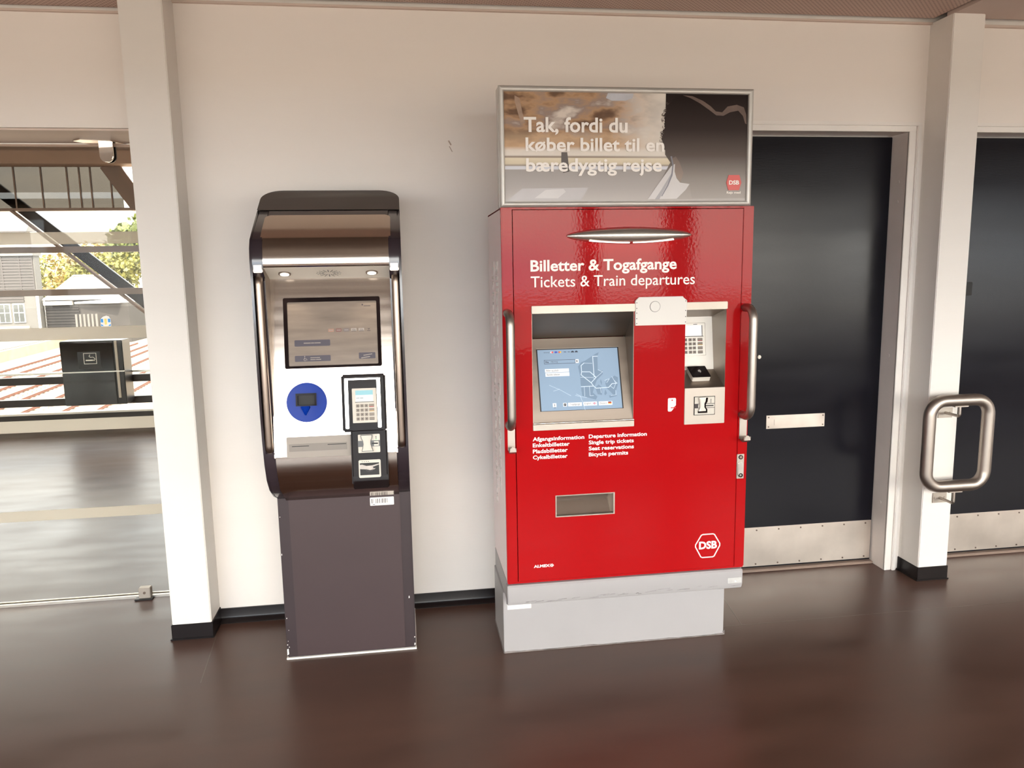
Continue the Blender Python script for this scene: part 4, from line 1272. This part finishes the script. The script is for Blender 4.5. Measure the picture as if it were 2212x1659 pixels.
def print_mat(name, stops, noise=None, rough=.28):
    """printed picture: a vertical run of ink colours, optionally broken up by blurred streaks"""
    m = bpy.data.materials.new(name)
    m.use_nodes = True
    n = m.node_tree.nodes
    l = m.node_tree.links
    b = n['Principled BSDF']
    b.inputs['Roughness'].default_value = rough
    b.inputs['Specular IOR Level'].default_value = .15
    t = n.new('ShaderNodeTexCoord')
    sp = n.new('ShaderNodeSeparateXYZ')
    l.new(t.outputs['Object'], sp.inputs[0])
    mr = n.new('ShaderNodeMapRange')
    mr.inputs[1].default_value = .026
    mr.inputs[2].default_value = .396
    l.new(sp.outputs['Z'], mr.inputs[0])
    fac = mr.outputs[0]
    cr = n.new('ShaderNodeValToRGB')
    while len(cr.color_ramp.elements) < len(stops):
        cr.color_ramp.elements.new(.5)
    for e, (p, c) in zip(cr.color_ramp.elements, stops):
        e.position = p
        e.color = (*c, 1)
    l.new(fac, cr.inputs[0])
    out = cr.outputs[0]
    if noise:
        mp = n.new('ShaderNodeMapping')
        mp.inputs['Scale'].default_value = (6, 1, 13)
        l.new(t.outputs['Object'], mp.inputs[0])
        nz = n.new('ShaderNodeTexNoise')
        nz.inputs['Scale'].default_value = 1.0
        nz.inputs['Detail'].default_value = 4
        l.new(mp.outputs[0], nz.inputs['Vector'])
        c2 = n.new('ShaderNodeValToRGB')
        el = c2.color_ramp.elements
        while len(el) < len(noise):
            el.new(.5)
        for e, (p, c) in zip(el, noise):
            e.position = p
            e.color = (*c, 1)
        l.new(nz.outputs['Fac'], c2.inputs[0])
        # streaks only in the upper part of the picture
        gt = n.new('ShaderNodeMapRange')
        gt.inputs[1].default_value = .40
        gt.inputs[2].default_value = .72
        l.new(fac, gt.inputs[0])
        mx = n.new('ShaderNodeMix')
        mx.data_type = 'RGBA'
        ml = n.new('ShaderNodeMath')
        ml.operation = 'MULTIPLY'
        ml.inputs[1].default_value = .85
        l.new(gt.outputs[0], ml.inputs[0])
        l.new(ml.outputs[0], mx.inputs[0])
        l.new(out, mx.inputs[6])
        l.new(c2.outputs[0], mx.inputs[7])
        out = mx.outputs[2]
        # paler towards the passenger, with a soft uneven edge
        ad = n.new('ShaderNodeMath')
        ad.operation = 'MULTIPLY_ADD'
        ad.inputs[1].default_value = .22
        l.new(nz.outputs['Fac'], ad.inputs[0])
        l.new(sp.outputs['X'], ad.inputs[2])
        xr = n.new('ShaderNodeMapRange')
        xr.interpolation_type = 'SMOOTHSTEP'
        xr.inputs[1].default_value = .02
        xr.inputs[2].default_value = .24
        xr.inputs[4].default_value = .9
        l.new(ad.outputs[0], xr.inputs[0])
        zr = n.new('ShaderNodeMapRange')
        zr.interpolation_type = 'SMOOTHSTEP'
        zr.inputs[1].default_value = .34
        zr.inputs[2].default_value = .50
        l.new(fac, zr.inputs[0])
        mu = n.new('ShaderNodeMath')
        mu.operation = 'MULTIPLY'
        l.new(xr.outputs[0], mu.inputs[0])
        l.new(zr.outputs[0], mu.inputs[1])
        m3 = n.new('ShaderNodeMix')
        m3.data_type = 'RGBA'
        l.new(mu.outputs[0], m3.inputs[0])
        l.new(out, m3.inputs[6])
        m3.inputs[7].default_value = (.72, .66, .59, 1)
        out = m3.outputs[2]
    l.new(out, b.inputs['Base Color'])
    return m
land_print = print_mat('poster_landscape', [(0, (.50, .465, .44)), (.12, (.42, .385, .365)), (.285, (.36, .33, .31)), (.288, (.66, .66, .70)), (.315, (.66, .66, .70)), (.322, (.30, .24, .20)), (.34, (.66, .57, .42)), (.39, (.74, .65, .49)), (.402, (.24, .17, .13)), (.42, (.76, .70, .62)), (.465, (.78, .72, .64)), (.50, (.66, .43, .26)), (.60, (.62, .44, .28)), (.68, (.26, .15, .10)), (1, (.24, .15, .10))],
                       [(.30, (.035, .021, .016)), (.42, (.15, .085, .05)), (.50, (.46, .28, .16)), (.57, (.30, .23, .20)), (.66, (.72, .64, .56))])
pos = plate('poster', land_print, sg, rect(SX0 + .012, SX1 - .012, SZ0 + .012, SZ1 - .012), -.5685, -.566)
LY = -.5690
def layer(name, pts, mat, k, lab=None):
    return plate(name, mat, pos, [ps(*p) for p in pts], LY - .0004 * k, LY + .0004 - .0004 * k + .0001, label=lab)
sky_print = M('poster_pale_blue', (.45, .45, .48), .28, var=(20, .1))
layer('sky_patch', [(930, 104), (1120, 104), (1110, 140), (1060, 158), (960, 160), (915, 140)], sky_print, 1)
layer('trunk_streak', [(255, 130), (290, 150), (310, 260), (330, 330), (300, 340), (275, 250), (255, 170)], M('poster_pale_brown', (.33, .22, .155), .28, var=(30, .2)), 1)
layer('dark_post', [(588, 545), (630, 545), (638, 620), (645, 690), (600, 700), (586, 640)], M('poster_dark', (.09, .07, .06), .28, var=(20, .1)), 1)
tab_m = M('poster_pale_grey', (.56, .53, .52), .28, var=(9, .04))
layer('table_device', [(190, 908), (250, 858), (300, 818), (455, 815), (785, 812), (735, 905), (600, 907)], M('poster_lilac_grey', (.46, .43, .43), .28, var=(9, .04)), 1)
layer('device_screen', [(390, 890), (470, 828), (600, 820), (618, 842), (560, 892)], tab_m, 2)
# seated passenger seen from behind, dark against the window
dark_print = print_mat('poster_dark_figure', [(0, (.44, .40, .37)), (.18, (.33, .29, .265)), (.38, (.13, .105, .09)), (.62, (.045, .031, .027)), (1, (.014, .008, .007))])
layer('dark_interior', [(1360, 100), (1990, 100), (1984, 897), (1240, 905), (1330, 760), (1400, 620), (1360, 560)], dark_print, 2)
hair = []
rnd = random.Random(3)
edge = [(1480, 112), (1440, 128), (1405, 150), (1380, 185), (1362, 225), (1352, 265), (1350, 310), (1352, 355), (1342, 400), (1334, 440), (1346, 480), (1352, 520), (1368, 548), (1400, 572)]
for i in range(len(edge) - 1):
    a, b = edge[i], edge[i + 1]
    for k in range(5):
        t = k / 5
        hair.append((a[0] + (b[0] - a[0]) * t + rnd.uniform(-9, 5), a[1] + (b[1] - a[1]) * t))
figure = hair + [(1400, 572), (1412, 600), (1420, 650), (1432, 720), (1470, 775), (1550, 785), (1560, 850), (1570, 897), (1983, 897), (1988, 330), (1975, 250), (1955, 195), (1900, 176), (1830, 190), (1790, 235), (1740, 228), (1700, 190), (1640, 150), (1560, 115)]
fig_print = print_mat('poster_figure', [(0, (.42, .38, .35)), (.2, (.30, .265, .24)), (.42, (.11, .085, .074)), (.66, (.036, .024, .021)), (1, (.011, .006, .005))])
layer('dark_figure', figure, fig_print, 3)
layer('raised_arm', [(1488, 112), (1560, 118), (1640, 152), (1700, 192), (1740, 230), (1790, 237), (1830, 192), (1900, 178), (1955, 197), (1975, 252), (1980, 325), (1968, 318), (1950, 262), (1912, 222), (1850, 235), (1800, 262), (1745, 260), (1690, 220), (1620, 172), (1545, 132)], M('poster_skin_dark', (.13, .085, .068), .28, var=(25, .2)), 4)
curl = new()
for i in range(26):
    a = edge[rnd.randrange(3, 11)]
    cx_, cy_ = a[0] - rnd.uniform(2, 12), a[1] + rnd.uniform(-16, 16)
    r0 = rnd.uniform(5, 12)
    t0 = rnd.uniform(0, 6)
    P = [ps(cx_ + r0 * math.cos(t0 + k * .55), cy_ + r0 * math.sin(t0 + k * .55)) for k in range(8)]
    strips(curl, polyline(P), .0011, LY - .0014, LY - .0008)
obj('hair_curls', curl, M('poster_hair', (.08, .05, .04), .28, var=(30, .2)), pos)
shirt = M('poster_shirt', (.58, .55, .54), .28, var=(9, .06))
layer('neck', [(1412, 590), (1440, 575), (1470, 620), (1500, 700), (1480, 772), (1438, 722), (1420, 655)], print_mat('poster_neck', [(0, (.3, .25, .22)), (.2, (.34, .27, .23)), (.45, (.15, .11, .095)), (1, (.1, .07, .06))]), 4)
layer('shirt_collar', [(1230, 903), (1300, 800), (1405, 650), (1434, 632), (1432, 690), (1448, 742), (1475, 775), (1548, 786), (1520, 830), (1450, 900)], shirt, 5)
layer('shirt_shade', [(1285, 903), (1330, 835), (1410, 700), (1420, 700), (1370, 800), (1318, 903)], M('poster_lilac_shade', (.36, .34, .36), .28, var=(9, .05)), 6)
layer('bag_strap', [(1398, 575), (1410, 572), (1424, 640), (1416, 720), (1385, 800), (1340, 880), (1332, 880), (1376, 795), (1407, 715), (1414, 640)], M('poster_strap', (.20, .19, .22), .28, var=(9, .05)), 7)
pl_txt = M('poster_lettering', (.86, .80, .74), .3, var=(9, .02))
TY = LY - .0040
obj('lettering', text_bm('Tak, fordi du', .4375, .8105, 1.963, 2.0235, TY, .022), pl_txt, pos)
obj('lettering', text_bm('køber billet til en', .4430, .9465, 1.905, 1.954, TY, .022), pl_txt, pos)
obj('lettering', text_bm('bæredygtig rejse', .4435, .9385, 1.8235, 1.884, TY, .022), pl_txt, pos)
hexr = [(1.2330, 1.8265), (1.2415, 1.7995), (1.2330, 1.7725), (1.1920, 1.7725), (1.1835, 1.7995), (1.1920, 1.8265)]
lg = plate('hexagon_emblem', M('poster_red', (.62, .075, .065), .3, var=(9, .03)), pos, hexr[::-1], TY, LY - .001)
obj('lettering', text_bm('DSB', 1.1935, 1.2325, 1.792, 1.8075, TY - .0008, .03), pl_txt, lg)
obj('lettering', text_bm('Rejs med', 1.1855, 1.2395, 1.7575, 1.7685, TY, .03), pl_txt, pos)

# ================================================================== TUBULAR GRAB LOOP ON THE RIGHT COLUMN
gl = thing('grab_loop', 'brushed steel rounded-rectangle tube loop bracketed to the right white column', 'grab rail', (2.456, -.15, .62))
LX0, LX1, LZ0, LZ1, LYY, LR = 2.311, 2.601, .489, .885, -.242, .027
pth = rounded_path([(LX0, LYY, LZ0), (LX1, LYY, LZ0), (LX1, LYY, LZ1), (LX0, LYY, LZ1)], .068, 10, True)
obj('tube_loop', add_tube(new(), pth, LR, 24, closed=True), steels_m, gl)
for zp, zt in ((.811, LZ1 - LR), (.405, LZ0 - LR)):
    k = bxo('mounting_plate', steelb_m, gl, 2.421, 2.493, -.1530, -.1482, zp - .0235, zp + .0235, .001)
    zz = zp
    bm = add_tube(new(), rounded_path([(2.457, -.152, zz), (2.457, LYY, zz), (2.457, LYY, zt + .002)], .012, 6), .0065, 14)
    obj('bracket_rod', bm, steels_m, gl)
    bxo('saddle', steels_m, gl, 2.425, 2.492, LYY - .011, LYY + .011, zt - .003, zt + .004, .001)
    for xx in (2.432, 2.482):
        obj('screw', add_cyl(new(), (xx, -.1540, zp), 'y', .0058, .004, 14, .001), steels_m, k)

# ================================================================== OUTSIDE: TRACKS, PLATFORM, BUILDINGS, TREES
ballast_m = M('pale_ballast', (.30, .235, .175), .9, var=(1.2, .22), bump=(9, .5, .05))
rust_m = M('rusty_rail', (.10, .032, .016), .6, var=(3, .2))
sleeper_m = M('concrete_sleeper', (.26, .21, .165), .8, var=(2, .1))
bm = new()
add_box(bm, -160, 160, 5.5, 260, -6.4, -6.0)
struct('ground', bm, ballast_m, smooth=False)
struct('ground', add_box(new(), -160, 160, -200, -5.5, -6.4, -6.0), M('pale_yard', (.27, .235, .20), .85, var=(.4, .15)), smooth=False)
SL = -.070
def shear(bm):
    for v in bm.verts:
        v.co.x += SL * (v.co.y - 50)
    return bm
names = ['rusty railway track nearest the far platform, beyond the glass', 'rusty railway track second from the far platform, beyond the glass', 'rusty railway track third from the far platform, beyond the glass', 'rusty railway track closest to the footbridge, beyond the glass']
for i, (xa, xb) in enumerate(((-30.8, -28.95), (-26.6, -24.9), (-23.4, -21.5), (-19.4, -17.6))):
    t = thing('railway_track', names[i], 'railway track', ((xa + xb) / 2, 60, -6), 'tracks beyond the glass')
    for x in (xa, xb):
        bm = new()
        add_box(bm, x - .035, x + .035, 20, 85, -5.80, -5.74)
        add_box(bm, x - .09, x + .09, 20, 85, -5.87, -5.80)
        obj('rail', shear(bm), rust_m, t, smooth=False)
    bm = new()
    y = 20
    while y < 85:
        add_box(bm, xa - .5, xb + .5, y, y + .25, -6.05, -5.88)
        y += .75
    o = obj('sleepers', shear(bm), sleeper_m, t, smooth=False)
    o['kind'] = 'stuff'
bm = new()
add_box(bm, -60, -34.4, 20, 150, -6.1, -5.02)
struct('platform_edge', shear(bm), M('cream_platform_wall', (.25, .21, .15), .85, var=(.8, .15)), smooth=False)
bm = new()
add_box(bm, -60, -34.9, 20, 150, -5.03, -4.98)
struct('platform_top', shear(bm), M('asphalt', (.085, .075, .068), .8, var=(.9, .1)), smooth=False)

louvre_m = M('grey_louvre', (.045, .037, .035), .6, var=(2, .1))
hwall_m = M('pale_grey_wall', (.095, .088, .082), .8, var=(.8, .06))
white_wall_m = M('white_wall', (.36, .335, .30), .8, var=(.8, .05))
dkwall_m = M('dark_boarding', (.013, .010, .0095), .7, var=(2, .15))
roof_m = M('pale_metal_roof', (.11, .105, .10), .6, var=(.6, .06))
win_m = M('house_glass', (.05, .052, .05), .2, var=(.6, .2))
frame_m = M('white_window_frame', (.50, .475, .44), .5, var=(2, .03))
HX = -45.3
hs = thing('house', 'grey house with louvred upper wall and white-framed windows, left edge of the view', 'house', (-50, 100, -6))
bxo('wall', hwall_m, hs, -58, HX, 100, 101.5, -6, 4.6)
bm = new()
z = .1
while z < 4.1:
    add_box(bm, -58, -45.45, 99.85, 100.02, z, z + .27)
    z += .36
for x in (-49.0, -47.0, -45.5):
    add_box(bm, x - .06, x + .06, 99.82, 100.02, 0, 4.2)
obj('louvres', bm, louvre_m, hs, smooth=False)
bm = new()
z = -1.5
while z < -.45:
    add_box(bm, -58, -46.9, 99.85, 100.02, z, z + .27)
    z += .36
obj('louvres', bm, louvre_m, hs, smooth=False)
bxo('roof', roof_m, hs, -58, HX + .1, 99.6, 101.9, 4.2, 4.6)
bxo('upper_wall', white_wall_m, hs, -58, -46.2, 100.6, 101.8, 4.6, 7.2)
rf = obj('roof', add_prism(new(), [(99.9, 7.2), (102.4, 7.2), (102.4, 7.9), (101, 8.1)], 'x', -58, -45.8), roof_m, hs, smooth=False)
bxo('gutter', louvre_m, hs, -58, -45.7, 99.6, 99.9, 7.05, 7.2)
bxo('downpipe', frame_m, hs, HX - .12, HX + .12, 99.7, 99.95, -6, -.6)
for x0, x1 in ((-53.2, -50.6), (-49.95, -48.6), (-48.3, -46.95)):
    w = bxo('window', frame_m, hs, x0, x1, 99.86, 100.02, -4.05, -1.68)
    n_ = 2 if x1 - x0 < 2 else 3
    for i in range(n_):
        a = x0 + .1 + i * (x1 - x0 - .1) / n_
        b = a + (x1 - x0 - .1) / n_ - .1
        bxo('pane', win_m, w, a, b, 99.82, 99.9, -2.75, -1.8)
        bxo('pane', win_m, w, a, b, 99.82, 99.9, -3.95, -2.85)
bxo('lower_wall', white_wall_m, hs, -58, -46.6, 99.7, 100, -6, -4.5)

gg = thing('shed', 'low dark boarded shed with pale hipped roof behind the tracks', 'shed', (-41, 102, -6))
bm = add_box(new(), -45.0, -37.2, 101, 109, -6, -1.4)
z = -4.8
while z < -1.8:
    add_box(bm, -45.0, -41.0, 100.93, 101.02, z, z + .22)
    z += .36
obj('wall', bm, dkwall_m, gg, smooth=False)
bxo('fascia', white_wall_m, gg, -45.0, -41.6, 100.5, 101.0, -2.0, -1.5)
bm = new()
V = [bm.verts.new(p) for p in ((-45.1, 100.5, -1.4), (-34.5, 100.5, -1.4), (-34.5, 111, -1.4), (-45.1, 111, -1.4), (-43.2, 106, 1.62), (-39.6, 106, 1.62))]
for f in ((0, 1, 5, 4), (1, 2, 5), (2, 3, 4, 5), (3, 0, 4), (3, 2, 1, 0)):
    bm.faces.new([V[i] for i in f])
rf = obj('roof', bm, M('grey_felt_roof', (.11, .10, .095), .7, var=(.8, .08)), gg, smooth=False)
bm = new()
for a, b in (((-45.0, 100.5, -1.35), (-43.2, 105.9, 1.66)), ((-43.2, 105.9, 1.66), (-39.6, 105.9, 1.66)), ((-39.6, 105.9, 1.66), (-34.5, 100.5, -1.35))):
    add_tube(bm, [a, b], .10, 8)
obj('roof_ridge', bm, frame_m, rf)
g2 = thing('outbuilding', 'grey rendered outbuilding with a white flat roof beside the dark shed', 'outbuilding', (-33.5, 92, -6))
bxo('wall', M('grey_render', (.030, .026, .0245), .8, var=(.5, .2)), g2, -36.1, -31.0, 89, 95.5, -6, -1.49)
obj('roof', add_prism(new(), [(-36.6, 88.7), (-31.8, 88.0), (-30.6, 95), (-35.8, 96.2)], 'z', -1.49, -1.30), frame_m, g2, smooth=False)
bm = new()
for i in range(6):
    add_box(bm, -36.0 + i * .42, -35.8 + i * .42, 87.0, 87.2, -6, -2.6)
add_box(bm, -36.2, -33.6, 87.05, 87.15, -4.6, -4.45)
fe = obj('fence', bm, hwall_m, None, smooth=False)
tag(fe, 'short row of pale fence posts in front of the dark shed', 'fence')
wh = bxo('garden_wall', white_wall_m, None, -33.4, -20, 104, 104.4, -6, -2.4)
tag(wh, 'white garden wall right of the outbuilding, below the trees', 'wall')
hg_ = thing('hedge', 'low green hedge along the foot of the outbuilding', 'hedge', (-29, 97, -6))

def leaves(n, blobs, size, seed, bmx=None):
    rn = random.Random(seed)
    bm = bmx or bmesh.new()
    tot = sum(b[3] ** 2 for b in blobs)
    for (cx_, cy_, cz_, rad, sq) in blobs:
        for _ in range(int(n * rad ** 2 / tot)):
            v = Vector((rn.gauss(0, 1), rn.gauss(0, 1), rn.gauss(0, 1))).normalized() * rad * rn.uniform(.72, 1.06)
            v.z *= sq
            p = Vector((cx_, cy_, cz_)) + v
            s = size * rn.uniform(.6, 1.3)
            a = Vector((rn.uniform(-1, 1), rn.uniform(-1, 1), rn.uniform(-1, 1))).normalized() * s
            b = a.cross(Vector((rn.uniform(-1, 1), rn.uniform(-1, 1), rn.uniform(-1, 1)))).normalized() * s * .7
            bm.faces.new([bm.verts.new(p + q) for q in (a, b, -a, -b)])
    return bm
def leaf_mat(name, col):
    m = bpy.data.materials.new(name)
    m.use_nodes = True
    n = m.node_tree.nodes
    l = m.node_tree.links
    b = n['Principled BSDF']
    b.inputs['Roughness'].default_value = .6
    t = n.new('ShaderNodeTexCoord')
    x = n.new('ShaderNodeTexNoise')
    x.inputs['Scale'].default_value = .7
    x.inputs['Detail'].default_value = 4
    l.new(t.outputs['Object'], x.inputs['Vector'])
    r = n.new('ShaderNodeValToRGB')
    r.color_ramp.elements[0].position = .35
    r.color_ramp.elements[1].position = .65
    r.color_ramp.elements[0].color = (*[c * .55 for c in col], 1)
    r.color_ramp.elements[1].color = (*[min(1, c * 1.35) for c in col], 1)
    l.new(x.outputs['Fac'], r.inputs['Fac'])
    l.new(r.outputs[0], b.inputs['Base Color'])
    return m
bark_m = M('bark', (.09, .065, .045), .9, var=(2, .3))
def tree(label, x, y, h, rad, mat, seed, n=2600):
    t = thing('tree', label, 'tree', (x, y, -6), 'trees behind the buildings')
    rn = random.Random(seed)
    blobs = [(x, y, -6 + h * .62, rad, .85)]
    for i in range(9):
        a = rn.uniform(0, 6.28)
        blobs.append((x + math.cos(a) * rad * .75, y + math.sin(a) * rad * .6, -6 + h * rn.uniform(.35, .88), rad * rn.uniform(.35, .6), .85))
    obj('foliage', leaves(n, blobs, rad * .075, seed), mat, t, smooth=False)
    bm = add_tube(new(), [(x, y, -6), (x + .1, y, -6 + h * .3), (x - .1, y, -6 + h * .6)], .3, 8)
    obj('trunk', bm, bark_m, t)
yl = leaf_mat('yellow_green_leaf', (.13, .12, .018))
gr = leaf_mat('fresh_green_leaf', (.085, .10, .018))
pale = leaf_mat('pale_autumn_leaf', (.22, .165, .06))
tree('tall green tree rising highest at the right, close to the white column', -44.6, 150, 20.7, 7.7, gr, 11, 4600)
tree('dense yellow-green tree just left of the tallest tree', -46.0, 125, 11.6, 4.6, yl, 12, 3200)
tree('pale yellowish tree between the louvred house and the green trees', -69.5, 178, 14.2, 7.0, pale, 13)
tree('small yellow-green tree low beside the louvred house', -87.0, 202, 11.6, 6.6, yl, 14)
tree('green tree at far right mostly hidden behind the white column', -39.0, 190, 19.0, 8.9, gr, 15)
obj('foliage', leaves(900, [(-30 + i * .9, 97, -5.2, .9, .8) for i in range(9)], .16, 21), gr, hg_, smooth=False)
